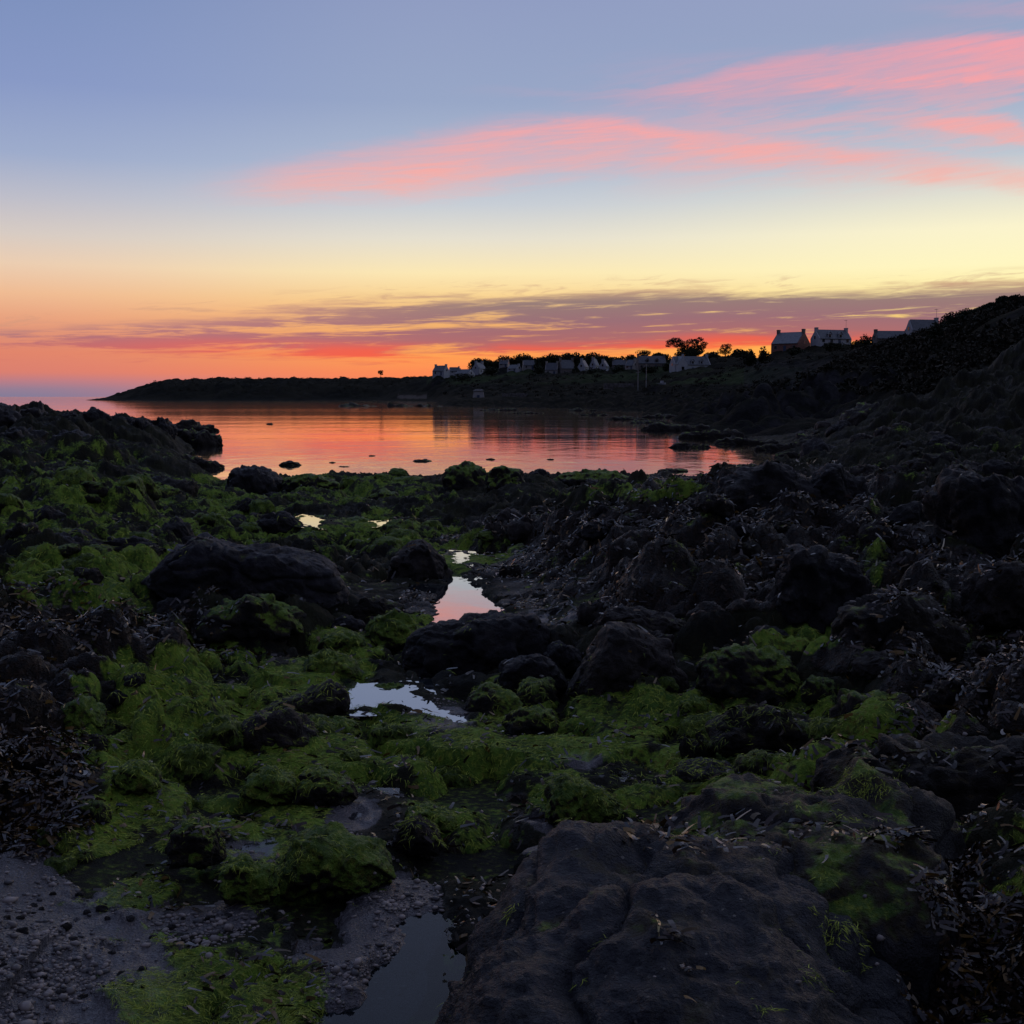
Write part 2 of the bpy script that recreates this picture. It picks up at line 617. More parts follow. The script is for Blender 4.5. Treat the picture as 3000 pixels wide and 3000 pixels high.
M = {}
M['rock'] = mat_rock('dark_rock', (0.024, 0.022, 0.024), 0.0)
M['rock_warm'] = mat_rock('brown_rock', (0.036, 0.029, 0.026), 0.10)
M['rock_slab'] = mat_rock('slab_rock', (0.036, 0.034, 0.040), 0.08)
M['rock_barnacle'] = mat_rock('barnacled_rock', (0.029, 0.030, 0.037), 0.03, 0.34, 0.5)
M['rock_pale'] = mat_rock('grey_rock', (0.060, 0.055, 0.058), 0.0)
M['rock_half'] = mat_rock('half_mossy_rock', (0.028, 0.025, 0.024), 0.52)
M['rock_moss'] = mat_rock('mossy_rock', (0.022, 0.024, 0.018), 0.86)
M['rock_patch'] = mat_rock('patchy_rock', (0.028, 0.026, 0.027), 0.27)
M['rock_weed'] = mat_rock('weedy_rock', (0.020, 0.016, 0.013), 0.22)

# ground
m, gg, b = new_mat('shore_ground')
v = coords(gg)
at_ = gg.n('ShaderNodeAttribute', attribute_name='zone')
sz = gg.n('ShaderNodeSeparateColor')
gg.nt.links.new(at_.outputs['Color'], sz.inputs[0])
zA, zW, zS = sz.outputs
n1 = gg.noise(v, 2.0, 5.0, 0.6)
n2 = gg.noise(v, 26.0, 5.0, 0.65)
n3 = gg.noise(v, 140.0, 2.0, 0.6)
dark = gg.mix(gg.sm(n1, 0.35, 0.65), (0.010, 0.010, 0.008, 1), (0.024, 0.024, 0.011, 1))
dark = gg.mix(gg.m('MULTIPLY', gg.sm(n2, 0.52, 0.7), 0.7), dark, (0.040, 0.029, 0.014, 1))
wr = gg.mix(gg.sm(n2, 0.4, 0.66), (0.009, 0.006, 0.004, 1), (0.042, 0.023, 0.012, 1))
sand = gg.mix(gg.sm(n3, 0.4, 0.65), (0.065, 0.058, 0.060, 1), (0.135, 0.120, 0.120, 1))
sand = gg.mix(gg.m('MULTIPLY', gg.sm(n2, 0.5, 0.7), 0.35), sand, (0.05, 0.045, 0.04, 1))
c = gg.mix(gg.sm(gg.m('MULTIPLY_ADD', gg.m('SUBTRACT', n2, 0.5), 0.7, zW), 0.35, 0.6), dark, wr)
c = gg.mix(gg.sm(gg.m('MULTIPLY_ADD', gg.m('SUBTRACT', n2, 0.5), 0.6, zS), 0.40, 0.55), c, sand)
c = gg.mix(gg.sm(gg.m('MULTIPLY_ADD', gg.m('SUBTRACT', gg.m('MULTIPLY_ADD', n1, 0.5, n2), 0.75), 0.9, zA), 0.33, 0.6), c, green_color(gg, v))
gg.put(b.inputs['Base Color'], c)
wm = gg.m('MULTIPLY', gg.sm(zW, 0.3, 0.6), gg.m('SUBTRACT', 1.0, gg.sm(zA, 0.3, 0.6)))
wet = gg.m('MAXIMUM', gg.m('MULTIPLY', wm, 0.55), zS)
k4 = gg.noise(v, 24.0, 4.0, 0.6, 2.2)
gg.put(b.inputs['Roughness'], gg.m('MULTIPLY_ADD', wet, -0.54, 0.8))
gg.put(b.inputs['Specular IOR Level'], gg.m('MULTIPLY_ADD', wet, 0.36, 0.1))
hh_ = gg.m('MULTIPLY_ADD', n3, 0.4, n2)
bump(gg, b, gg.m('MULTIPLY_ADD', gg.m('MULTIPLY', wm, k4), 3.0, hh_), 0.9, 0.03)
M['ground'] = m

# far land
m, gg, b = new_mat('land')
v = coords(gg)
at_ = gg.n('ShaderNodeAttribute', attribute_name='zone')
sz = gg.n('ShaderNodeSeparateColor')
gg.nt.links.new(at_.outputs['Color'], sz.inputs[0])
n1 = gg.noise(v, 0.035, 5.0, 0.6)
n2 = gg.noise(v, 0.6, 5.0, 0.65)
scr = gg.mix(gg.sm(n1, 0.35, 0.65), (0.010, 0.011, 0.008, 1), (0.020, 0.019, 0.012, 1))
scr = gg.mix(gg.m('MULTIPLY', gg.sm(n2, 0.45, 0.7), 0.6), scr, (0.028, 0.023, 0.016, 1))
fld = gg.mix(gg.sm(n2, 0.3, 0.7), (0.022, 0.034, 0.013, 1), (0.038, 0.050, 0.020, 1))
clf = gg.mix(gg.sm(n2, 0.4, 0.65), (0.013, 0.013, 0.014, 1), (0.040, 0.038, 0.040, 1))
c = gg.mix(sz.outputs[0], scr, fld)
c = gg.mix(sz.outputs[1], c, clf)
c = gg.mix(sz.outputs[2], c, (0.12, 0.10, 0.085, 1))
gg.put(b.inputs['Base Color'], c)
b.inputs['Roughness'].default_value = 1.0
b.inputs['Specular IOR Level'].default_value = 0.04
bump(gg, b, n2, 0.8, 0.5)
M['land'] = m

# sea and pools
def mat_water(name, rip, col=(0.012, 0.018, 0.022), stretch=1.0, strength=0.25, mirror=0.35, rough=0.03, scale2=None, patch=False):
    m, gg, b = new_mat(name)
    t = gg.n('ShaderNodeTexCoord')
    mp = gg.n('ShaderNodeMapping')
    gg.nt.links.new(t.outputs['Object'], mp.inputs[0])
    mp.inputs['Scale'].default_value = (1.0, stretch, 1.0)
    n = gg.noise(mp.outputs[0], rip, 4.0, 0.55, 0.3)
    if scale2:
        n = gg.m('MULTIPLY_ADD', gg.noise(mp.outputs[0], scale2, 3.0, 0.5, 0.2), 2.0, n)
    b.inputs['Base Color'].default_value = col + (1,)
    b.inputs['Roughness'].default_value = rough
    b.inputs['IOR'].default_value = 1.333
    b.inputs['Specular IOR Level'].default_value = 0.5
    if patch:
        mp2 = gg.n('ShaderNodeMapping')
        gg.nt.links.new(t.outputs['Object'], mp2.inputs[0])
        mp2.inputs['Scale'].default_value = (0.006, 0.035, 1.0)
        pn_ = gg.noise(mp2.outputs[0], 1.0, 5.0, 0.6, 0.4)
        n = gg.m('MULTIPLY', n, gg.sm(pn_, 0.40, 0.62, 0.5, 1.9))
    bump(gg, b, n, strength, 0.02)
    gl = gg.n('ShaderNodeBsdfGlossy')
    gl.inputs['Color'].default_value = (1.0, 0.98, 0.97, 1)
    gl.inputs['Roughness'].default_value = rough
    nb = [x for x in gg.nt.nodes if x.type == 'BUMP'][0]
    gg.nt.links.new(nb.outputs[0], gl.inputs['Normal'])
    mx = gg.n('ShaderNodeMixShader')
    mx.inputs[0].default_value = mirror
    gg.nt.links.new(b.outputs[0], mx.inputs[1])
    gg.nt.links.new(gl.outputs[0], mx.inputs[2])
    out = [x for x in gg.nt.nodes if x.type == 'OUTPUT_MATERIAL'][0]
    gg.nt.links.new(mx.outputs[0], out.inputs[0])
    return m


M['sea'] = mat_water('sea_water', 1.2, stretch=0.55, strength=0.30, mirror=0.85, rough=0.045, scale2=0.25, patch=True)
M['pool'] = mat_water('pool_water', 3.0, strength=0.02, mirror=0.42, rough=0.015)
M['film'] = mat_water('wet_film', 14.0, col=(0.05, 0.045, 0.047), strength=0.10, mirror=0.10, rough=0.12)
M['dark_pool'] = mat_water('dark_pool_water', 4.0, col=(0.028, 0.034, 0.036), strength=0.04, mirror=0.03, rough=0.04)

def mat_clear(name, tint, rip, strength, rough):
    m, gg, b = new_mat(name)
    gg.nt.nodes.remove(b)
    out = [x for x in gg.nt.nodes if x.type == 'OUTPUT_MATERIAL'][0]
    v = coords(gg)
    n = gg.noise(v, rip, 4.0, 0.55, 0.3)
    bp = gg.n('ShaderNodeBump')
    bp.inputs['Strength'].default_value = strength
    bp.inputs['Distance'].default_value = 0.02
    gg.put(bp.inputs['Height'], n)
    gl = gg.n('ShaderNodeBsdfGlossy')
    gl.inputs['Roughness'].default_value = rough
    tr = gg.n('ShaderNodeBsdfTransparent')
    tr.inputs['Color'].default_value = tint + (1,)
    fr = gg.n('ShaderNodeFresnel')
    fr.inputs['IOR'].default_value = 1.333
    mx = gg.n('ShaderNodeMixShader')
    for a_ in (gl, fr):
        gg.nt.links.new(bp.outputs[0], a_.inputs['Normal'])
    gg.nt.links.new(fr.outputs[0], mx.inputs[0])
    gg.nt.links.new(tr.outputs[0], mx.inputs[1])
    gg.nt.links.new(gl.outputs[0], mx.inputs[2])
    gg.nt.links.new(mx.outputs[0], out.inputs[0])
    return m


M['film'] = mat_clear('wet_film', (0.75, 0.76, 0.78), 14.0, 0.08, 0.08)
M['dark_pool'] = mat_clear('dark_pool_water', (0.42, 0.52, 0.56), 4.0, 0.04, 0.03)


# strands
def mat_strand(name, c1, c2, rough, spec, scale=6.0, coat=0.0):
    m, gg, b = new_mat(name)
    v = coords(gg)
    n = gg.noise(v, scale, 3.0, 0.6)
    gi = gg.n('ShaderNodeNewGeometry')
    k = gg.m('MULTIPLY_ADD', gi.outputs['Random Per Island'], 0.6, gg.m('MULTIPLY', n, 0.8))
    gg.put(b.inputs['Base Color'], gg.mix(gg.sm(k, 0.3, 1.1), c1, c2))
    b.inputs['Roughness'].default_value = rough
    b.inputs['Specular IOR Level'].default_value = spec
    return m


M['strand'] = mat_strand('algae_strand', (0.045, 0.080, 0.012, 1), (0.400, 0.460, 0.050, 1), 0.6, 0.2, 3.5)
M['frond'] = mat_strand('wrack_frond', (0.006, 0.005, 0.004, 1), (0.044, 0.024, 0.014, 1), 0.24, 0.46)
M['frond_olive'] = mat_strand('olive_frond', (0.030, 0.018, 0.006, 1), (0.170, 0.090, 0.014, 1), 0.42, 0.4)
M['pebble'] = mat_strand('pebble', (0.034, 0.031, 0.032, 1), (0.280, 0.230, 0.200, 1), 0.45, 0.4, 20.0)
M['leaf'] = mat_strand('leaf', (0.012, 0.018, 0.009, 1), (0.034, 0.040, 0.018, 1), 0.7, 0.2, 0.3)
M['scrub'] = mat_strand('scrub', (0.013, 0.015, 0.009, 1), (0.040, 0.034, 0.021, 1), 0.8, 0.15, 0.15)
M['bark'] = plain('bark', (0.035, 0.026, 0.02), 0.8, 0.2)
M['white'] = plain('white_render', (0.37, 0.38, 0.40), 0.8, 0.2, 0.08, 0.8)
M['cream'] = plain('cream_render', (0.32, 0.30, 0.28), 0.8, 0.2, 0.1, 0.8)
M['stonewall'] = plain('granite_wall', (0.16, 0.14, 0.13), 0.85, 0.2, 0.35, 2.5)
M['brickwall'] = plain('reddish_wall', (0.26, 0.13, 0.10), 0.85, 0.2, 0.2, 2.0)
M['slate'] = plain('slate', (0.085, 0.092, 0.105), 0.45, 0.4, 0.25, 1.5)
M['slate_pale'] = plain('pale_slate', (0.16, 0.175, 0.19), 0.45, 0.4, 0.2, 1.5)
M['pane'] = plain('window_glass', (0.012, 0.014, 0.018), 0.08, 0.6, 0.1, 1.0)
M['wood'] = plain('painted_door', (0.05, 0.07, 0.12), 0.5, 0.3, 0.1)
M['metal'] = plain('weathered_metal', (0.22, 0.23, 0.24), 0.4, 0.5, 0.1)
M['drystone'] = plain('drystone', (0.12, 0.11, 0.105), 0.85, 0.2, 0.45, 1.8)

# ================================================================== terrain height
TAB = {
    -900: [(1.2, .65), (6, .8), (10, 1.2), (20, 1.7), (40, 1.9), (60, 1.3), (75, .3), (85, -1), (300, -2), (1500, -2)],
    -400: [(1.2, .62), (6, .65), (10, .9), (16, 1.35), (24, 1.4), (40, 1.45), (60, 1.0), (72, .3), (80, -1), (1500, -2)],
    0: [(1.2, .6), (8, .6), (12, .72), (16, .85), (20, 1.0), (26, 1.22), (40, 1.25), (55, .9), (68, .4), (76, -1), (640, -2), (1500, -2)],
    240: [(1.2, .6), (8, .57), (12, .65), (20, .8), (28, .95), (40, 1.1), (55, .85), (68, .3), (76, -1), (640, -2), (690, -.6), (1500, -2)],
    330: [(1.2, .6), (8, .57), (12, .63), (20, .75), (28, .85), (40, 1.0), (55, .8), (68, .3), (76, -1), (640, -2), (690, -.2), (705, .9), (730, 1.8), (800, 1), (900, -2), (1500, -2)],
    490: [(1.2, .6), (8, .53), (12, .55), (20, .5), (28, .55), (40, .7), (52, .7), (62, .3), (70, -.8), (640, -2), (688, 0), (700, 7), (740, 12.2), (900, 12), (1100, 8), (1500, -2)],
    560: [(1.2, .6), (8, .52), (12, .5), (20, .4), (28, .3), (36, .15), (45, -.1), (55, -.5), (62, -.8), (640, -2), (688, 0), (700, 8), (740, 12.6), (1100, 12), (1500, -2)],
    650: [(1.2, .6), (8, .5), (12, .48), (20, .3), (27, .12), (31, -.12), (36, -.6), (640, -2), (688, 0), (700, 8), (740, 13), (1100, 12), (1500, -2)],
    800: [(1.2, .58), (8, .46), (12, .42), (20, .25), (28, .1), (32, -.15), (40, -.8), (640, -2), (688, 0), (700, 9), (740, 13.3), (1100, 13)],
    1100: [(1.2, .55), (4, .5), (8, .40), (12, .36), (20, .22), (29, .1), (33, -.2), (40, -.8), (600, -2), (680, 0), (700, 8), (750, 13.4), (1100, 14)],
    1260: [(1.2, .5), (4, .45), (8, .38), (12, .36), (20, .24), (29, .12), (33, -.2), (45, -.8), (540, -.8), (600, .4), (640, 7), (690, 13.5), (1100, 16)],
    1340: [(1.2, .5), (4, .45), (8, .38), (12, .36), (20, .26), (29, .15), (34, -.2), (45, -.8), (240, -.8), (285, .2), (350, .9), (420, 2), (500, 3.5), (560, 6.5), (620, 12.5), (700, 16), (1100, 17)],
    1500: [(1.2, .5), (4, .45), (8, .42), (10, .48), (13, .52), (17, .48), (22, .32), (29, .14), (34, -.2), (45, -.8), (220, -.8), (265, .2), (350, 1.2), (420, 3), (500, 6.5), (560, 11), (620, 14), (700, 17), (1100, 18)],
    1600: [(1.2, .5), (4, .45), (8, .5), (10, .62), (13, .7), (17, .55), (22, .35), (29, .1), (34, -.2), (45, -.8), (200, -.8), (240, .1), (300, 1), (400, 3.5), (500, 9), (560, 13.5), (650, 17), (1100, 18)],
    1900: [(1.2, .6), (4, .5), (6, .5), (8, .65), (10, .95), (13, 1.0), (17, .75), (22, .4), (28, .12), (33, -.1), (40, -.6), (130, -.6), (200, .1), (300, 2), (400, 6), (470, 10.5), (540, 15), (1100, 18)],
    2100: [(1.2, .6), (4, .5), (6, .55), (8, .7), (10, 1.0), (13, 1.1), (17, .85), (22, .42), (26, .15), (30, -.08), (33, -.3), (40, -.5), (60, -.3), (80, -.3), (120, .15), (200, 1.0), (260, 2.5), (330, 6), (400, 9.5), (440, 12), (480, 16), (520, 18.8), (600, 20), (1100, 20)],
    2300: [(1.2, .62), (4, .5), (6, .6), (8, .8), (10, 1.0), (13, 1.1), (17, 1.0), (22, .6), (30, .15), (36, -.12), (45, -.12), (60, .12), (100, .9), (180, 2.6), (250, 4.5), (275, 6), (290, 10.5), (400, 16), (600, 18.5), (1100, 19)],
    2500: [(1.2, .64), (4, .55), (6, .65), (8, .85), (10, 1.05), (13, 1.2), (17, 1.15), (22, .9), (30, .6), (45, .6), (60, 1.0), (90, 2.0), (130, 4.2), (180, 7.8), (260, 11.8), (400, 17), (600, 19), (1100, 19)],
    2700: [(1.2, .66), (4, .6), (6, .75), (8, .95), (10, 1.1), (13, 1.3), (17, 1.3), (22, 1.1), (30, .9), (45, 1.1), (60, 1.9), (80, 3.6), (110, 6.3), (140, 8.8), (200, 12.6), (370, 18.4), (1100, 20)],
    2850: [(1.2, .68), (4, .65), (6, .8), (8, 1.0), (10, 1.15), (13, 1.35), (17, 1.35), (22, 1.25), (30, 1.1), (45, 1.7), (60, 3.2), (80, 6.0), (115, 9.8), (150, 12.5), (200, 14.5), (400, 19), (1100, 20)],
    3000: [(1.2, .7), (4, .7), (6, .85), (8, 1.05), (10, 1.2), (13, 1.4), (17, 1.4), (22, 1.4), (30, 1.4), (45, 2.4), (60, 4.4), (80, 7.5), (105, 10.6), (130, 12.4), (200, 16), (400, 20), (1100, 20)],
    3400: [(1.2, .8), (6, 1.0), (13, 1.6), (22, 2.0), (30, 3), (45, 5.5), (60, 8.5), (80, 12), (105, 15), (200, 20), (400, 22), (1100, 22)],
    4200: [(1.2, .9), (6, 1.2), (13, 2.2), (22, 3.5), (30, 5), (45, 8.5), (60, 12), (80, 16), (200, 24), (400, 24), (1100, 24)],
}
LY = np.linspace(math.log(1.2), math.log(1500), 700)
CP = np.array(sorted(TAB))
TT = np.array([np.interp(LY, np.log([k[0] for k in TAB[c]]), [k[1] for k in TAB[c]]) for c in CP])
kern = np.exp(-np.linspace(-2, 2, 13) ** 2)
kern /= kern.sum()
TT = np.array([np.convolve(np.pad(r_, 6, 'edge'), kern, 'valid') for r_ in TT])
# resample columns densely and soften across
PXD = np.linspace(-900, 4200, 511)
TD = np.array([np.interp(PXD, CP, TT[:, j]) for j in range(TT.shape[1])]).T
k2 = np.exp(-np.linspace(-2, 2, 9) ** 2)
k2 /= k2.sum()
TD = np.apply_along_axis(lambda r_: np.convolve(np.pad(r_, 4, 'edge'), k2, 'valid'), 0, TD)


def base_h(X, Y):
    X = np.asarray(X, float)
    Y = np.asarray(Y, float)
    Yc = np.clip(Y, 1.2, 1499)
    p = np.clip(1500 + FOC * cp * X / Yc, -899, 4199)
    fi = (p + 900) / 5100 * 510
    fj = (np.log(Yc) - LY[0]) / (LY[1] - LY[0])
    i = np.clip(fi.astype(int), 0, 509)
    j = np.clip(fj.astype(int), 0, 698)
    a, b_ = fi - i, fj - j
    return (TD[i, j] * (1 - a) + TD[i + 1, j] * a) * (1 - b_) + (TD[i, j + 1] * (1 - a) + TD[i + 1, j + 1] * a) * b_


# pools: outline as seen, laid on their own level
POOLS = [
    ('pool', .37, [(1185, 1722), (1255, 1712), (1305, 1714), (1300, 1665), (1322, 1655), (1352, 1700), (1395, 1718), (1440, 1765), (1475, 1798), (1420, 1850), (1262, 1855), (1252, 1838), (1290, 1800), (1278, 1765), (1262, 1742), (1215, 1738)]),
    ('pool', .445, [(930, 2010), (985, 2000), (1040, 1975), (1082, 1962), (1060, 1998), (1110, 2022), (1190, 2010), (1215, 2052), (1290, 2080), (1385, 2118), (1355, 2130), (1280, 2108), (1205, 2078), (1150, 2072), (1105, 2075), (1060, 2060), (1010, 2075), (995, 2030)]),
    ('dark_pool', .47, [(960, 3100), (1000, 2990), (1050, 2910), (1120, 2850), (1180, 2790), (1195, 2740), (1230, 2700), (1270, 2690), (1300, 2760), (1400, 3100)]),
    ('film', .44, [(1040, 2340), (1075, 2345), (1082, 2400), (1090, 2440), (1040, 2430), (1000, 2425), (960, 2405), (1010, 2380), (1020, 2360)]),
    ('film', .46, [(640, 2500), (700, 2475), (800, 2455), (815, 2480), (790, 2520), (700, 2500)]),
    ('pool', .40, [(870, 1525), (905, 1512), (945, 1525), (930, 1545), (890, 1538)]),
    ('pool', .38, [(1105, 1530), (1150, 1526), (1155, 1540), (1120, 1541)]),
    ('pool', .43, [(1330, 1640), (1345, 1618), (1362, 1622), (1352, 1650)]),
    ('film', .44, [(1660, 2215), (1700, 2210), (1760, 2240), (1740, 2260), (1690, 2240)]),
]


def poly_sd(X, Y, P):
    """signed distance, positive inside"""
    best = np.full(X.shape, 1e9)
    inside = np.zeros(X.shape, bool)
    n = len(P)
    for i in range(n):
        ax, ay = P[i]
        bx, by = P[(i + 1) % n]
        ex, ey = bx - ax, by - ay
        wx_, wy_ = X - ax, Y - ay
        t = np.clip((wx_ * ex + wy_ * ey) / (ex * ex + ey * ey + 1e-12), 0, 1)
        best = np.minimum(best, np.hypot(wx_ - t * ex, wy_ - t * ey))
        c = ((ay > Y) != (by > Y)) & (X < (bx - ax) * (Y - ay) / (by - ay + 1e-12) + ax)
        inside ^= c
    return np.where(inside, best, -best)


PW = [(k, z, [on_level(px, py, z) for px, py in P]) for k, z, P in POOLS]

# zones, as patches (centre, radii, weight) on the shore
ALG = [(150, 1330, 420, 70, .48), (600, 1410, 250, 30, .5), (550, 1980, 330, 110, 1), (700, 2060, 400, 130, 1), (480, 2180, 330, 120, 1), (420, 2310, 160, 110, 1), (330, 2450, 230, 130, 1), (330, 2600, 200, 90, 1),
       (720, 2520, 220, 110, .8), (780, 2380, 300, 90, .9), (1150, 2200, 380, 120, 1), (1500, 2180, 400, 90, 1), (1900, 2080, 350, 75, 1),
       (2150, 2270, 480, 110, 1), (1350, 2330, 220, 90, .8), (1300, 2420, 170, 90, .9), (1700, 2330, 220, 100, .9), (2350, 2070, 130, 70, 1), (2560, 2120, 150, 90, .9),
       (850, 2620, 300, 60, .7), (650, 2890, 400, 150, 1.1), (420, 2730, 160, 50, .9), (250, 1690, 270, 110, .9), (350, 1620, 200, 60, .8), (230, 1765, 90, 30, 1),
       (100, 1480, 400, 120, .62), (520, 1450, 350, 80, .66), (700, 1530, 250, 60, .6), (1000, 1430, 350, 50, .66), (1100, 1560, 250, 80, .62), (1320, 1640, 90, 50, .9),
       (1430, 1600, 120, 60, .6), (1900, 1430, 260, 35, .55), (1180, 1840, 110, 60, .9), (1000, 1890, 130, 60, 1), (960, 1960, 180, 40, 1), (2340, 1870, 160, 50, .8),
       (2330, 2610, 150, 50, 1), (2450, 2690, 130, 40, .8), (2660, 2790, 110, 45, .9), (2920, 2720, 110, 60, .9), (2960, 2620, 80, 40, .6), (2650, 2480, 60, 60, .5), (2760, 2120, 90, 30, .6), (2250, 2500, 60, 30, .6),
       (1390, 2460, 150, 50, .7), (1000, 2260, 250, 80, .9), (1500, 2030, 150, 60, .8), (560, 1560, 150, 40, .6)]
WRK = [(150, 1900, 380, 120, 1), (80, 2060, 220, 110, 1), (90, 2210, 220, 150, 1), (80, 2370, 200, 90, 1), (450, 1850, 350, 80, 1), (1250, 1760, 80, 50, 1),
       (1700, 1600, 420, 110, 1), (2100, 1560, 420, 120, 1), (2450, 1620, 350, 160, 1), (2800, 1800, 380, 220, 1), (2850, 2030, 280, 130, 1), (2550, 1930, 200, 60, .8), (1280, 2480, 110, 50, .7),
       (1560, 2360, 150, 40, .7), (2220, 2130, 150, 70, 1.2), (2750, 2240, 280, 40, .9), (2050, 2450, 230, 60, 1), (2430, 2450, 250, 70, .6), (2760, 2650, 120, 100, .9),
       (580, 2420, 120, 50, .7), (2850, 2880, 250, 150, .9), (1250, 2450, 70, 40, .6), (2350, 1480, 300, 60, .8), (1900, 1730, 500, 80, .9), (2300, 1420, 500, 60, .6), (600, 2380, 90, 40, .6)]
SND = [(150, 2820, 370, 320, 1.2), (560, 2680, 200, 60, 1), (1150, 2700, 170, 160, 1), (1080, 2900, 170, 170, 1), (60, 2570, 200, 110, 1.1), (1660, 2410, 160, 60, .7), (1030, 2390, 90, 60, .9), (1560, 2460, 120, 50, .6),
       (730, 2490, 110, 40, .7), (1300, 2100, 110, 40, .7), (1700, 2230, 90, 30, .6), (1620, 1800, 100, 40, .6), (900, 2780, 260, 40, .5), (2850, 2230, 60, 40, .5)]


def blob(px, py, L):
    out = np.zeros(px.shape)
    for cx, cy, rx, ry, w in L:
        d2 = ((px - cx) / rx) ** 2 + ((py - cy) / ry) ** 2
        out = np.maximum(out, w * np.clip(1.35 - d2, 0, 1))
    return np.clip(out, 0, 1)


def zones(X, Y, Z):
    px, py = project(X, np.maximum(Y, 1.0), Z)
    a, w, s = blob(px, py, ALG), blob(px, py, WRK), blob(px, py, SND)
    far = np.clip((Y - 3) / 6, 0.35, 1)
    n = fbm2(X / far * 2.2, Y / far * 2.2, 4, 31)
    a = np.clip(a + n * 0.75 + fbm2(X / far * 7, Y / far * 7, 3, 35) * .62 - .03, 0, 1) * np.clip(1.2 - Y / 70, 0, 1)
    w = np.clip(w - n * 0.5, 0, 1)
    s = np.clip(s + fbm2(X * 3.5, Y * 3.5, 4, 77) * 0.5, 0, 1)
    off = (np.abs(px - 1500) > 1550)
    a = np.where(off, np.clip(n + 0.35, 0, 0.7), a)
    s = np.where(s > 0.5, s, s * 0.6)
    a = a * (1 - 0.85 * np.clip((s - .45) * 3, 0, 1) * np.clip(1.45 - a, 0, 1))
    # weed only above the waterline
    return a, w, s


def shore_h(X, Y, detail=True):
    h = base_h(X, Y)
    if not detail:
        return h
    a, w, s = zones(X, Y, h)
    flat = 1 - 0.93 * np.clip(s * 1.3, 0, 1) * np.clip(1.25 - a * 1.2, 0, 1)
    far = np.clip((Y - 10) / 30, 0, 1)
    m1 = domes(X, Y, 0.62, 3, 0.8) * 0.42
    m2 = domes(X, Y, 0.27, 13, 0.8) * 0.40
    m3 = domes(X, Y, 0.11, 23, 0.7) * 0.35
    m4 = domes(X, Y, 1.7, 43, 0.7) * 0.42
    m5 = domes(X, Y, 4.5, 53, 0.6) * 0.16
    big = m1 * 1.15 + m2 * 1.9 + m3 * 0.9 - 0.16
    far_h = m4 * 0.85 + m1 * 0.7 + m2 * 0.5 - 0.17 + m5 * np.clip((Y - 30) / 20, 0, 1)
    mid = np.clip((Y - 9) / 14, 0, 1)
    rel = big * (1 - mid) + far_h * mid
    rel = rel * (1 - 0.55 * far * np.clip(1.5 - h * 1.6, 0, 1)) * (1 + 0.7 * far * np.clip(h - .7, 0, 1))
    crag = np.abs(fbm2(X * 0.55, Y * 0.55, 5, 87, 0.6))
    h = h + (crag - .32) * 0.7 * np.clip((64 - Y) / 10, 0, 1) * np.clip((Y - 14) / 20, 0, 1) * np.clip((h - .45) * 1.4, 0, 1)
    heap = fbm2(X * 0.9, Y * 0.9, 4, 97) * 0.42 * w * np.clip((Y - 3) / 5, 0, 1)
    seam = np.clip((64 - Y) / 10, 0, 1)
    rel = rel * (0.15 + .85 * seam)
    h = h + rel * flat + heap + fbm2(X * 9, Y * 9, 5, 5, .6) * 0.026 * (0.3 + 0.7 * flat) * np.clip(Y / 5, .6, 3)
    h = h + fbm2(X * 22, Y * 22, 3, 15) * 0.012 * flat
    for k, z, P in PW:
        xs = [q[0] for q in P]
        ys = [q[1] for q in P]
        mg = 0.9
        sel = (X > min(xs) - mg) & (X < max(xs) + mg) & (Y > min(ys) - mg) & (Y < max(ys) + mg)
        if not sel.any():
            continue
        sd = poly_sd(X[sel], Y[sel], P) + fbm2(X[sel] * 8, Y[sel] * 8, 4, 91, .6) * 0.10
        t = np.clip(sd / 0.10, -1, 1)
        hh = h[sel]
        fl = 1.0 if k != 'film' else 0.25
        inside = z - 0.05 * fl + fbm2(X[sel] * 12, Y[sel] * 12, 3, 8) * 0.012
        out = np.maximum(hh, z + 0.012)
        tt = t * 0.5 + 0.5
        tt = tt * tt * (3 - 2 * tt)
        near = np.clip(1 + (sd + 0.1) / 0.35, 0, 1)
        wide = np.clip(1.35 + (sd + 0.1) / 0.75, 0, 1)
        lo = np.minimum(hh, z + 0.035 + fbm2(X[sel] * 5, Y[sel] * 5, 3, 92) * .03)
        hh = hh * (1 - wide) + lo * wide
        out = np.maximum(hh, z + 0.012)
        o2 = hh * (1 - near) + out * near
        h[sel] = np.where(sd > -0.1, o2 * (1 - tt) + inside * tt, o2)
    return h


# houses' footings: (px, base_py, Y)
PADS = []


def land_h(X, Y, detail=True):
    h = base_h(X, Y)
    if PADS:
        for (hx, hy, hz, r_) in PADS:
            d2 = ((X - hx) ** 2 + ((Y - hy) * 0.8) ** 2) / (r_ * r_)
            w = np.exp(-d2 ** 2)
            h = h * (1 - w) + hz * w
    if detail:
        land = np.clip((h - 0.2) / 3.0, 0, 1)
        n = fbm2(X * 0.09, Y * 0.09, 5, 61) * 2.4 + (domes(X, Y, 4.2, 71, .8) - 1.0) * 0.42
        lowf = np.clip(Y / 400, 0.4, 1)
        low = np.clip((h + .6) / .8, 0, 1) * np.clip(1 - (h - 3) / 3, 0, 1) * np.clip(1.6 - Y / 260, 0.15, 1)
        ramp = np.clip((Y - 62) / 14, 0, 1)
        low = low * ramp
        h = h + ((domes(X, Y, 2.6, 171, .8) - .45) * .75 + (domes(X, Y, 1.2, 181, .8) - .2) * .7 + (domes(X, Y, 7, 191, .6) - 1) * .22) * low
        h = h + n * land * 0.8 * lowf * ramp + fbm2(X * 0.5, Y * 0.25, 4, 63) * 0.35 * (1 - land) * np.clip((h + 1.0), 0, 1)
    return h


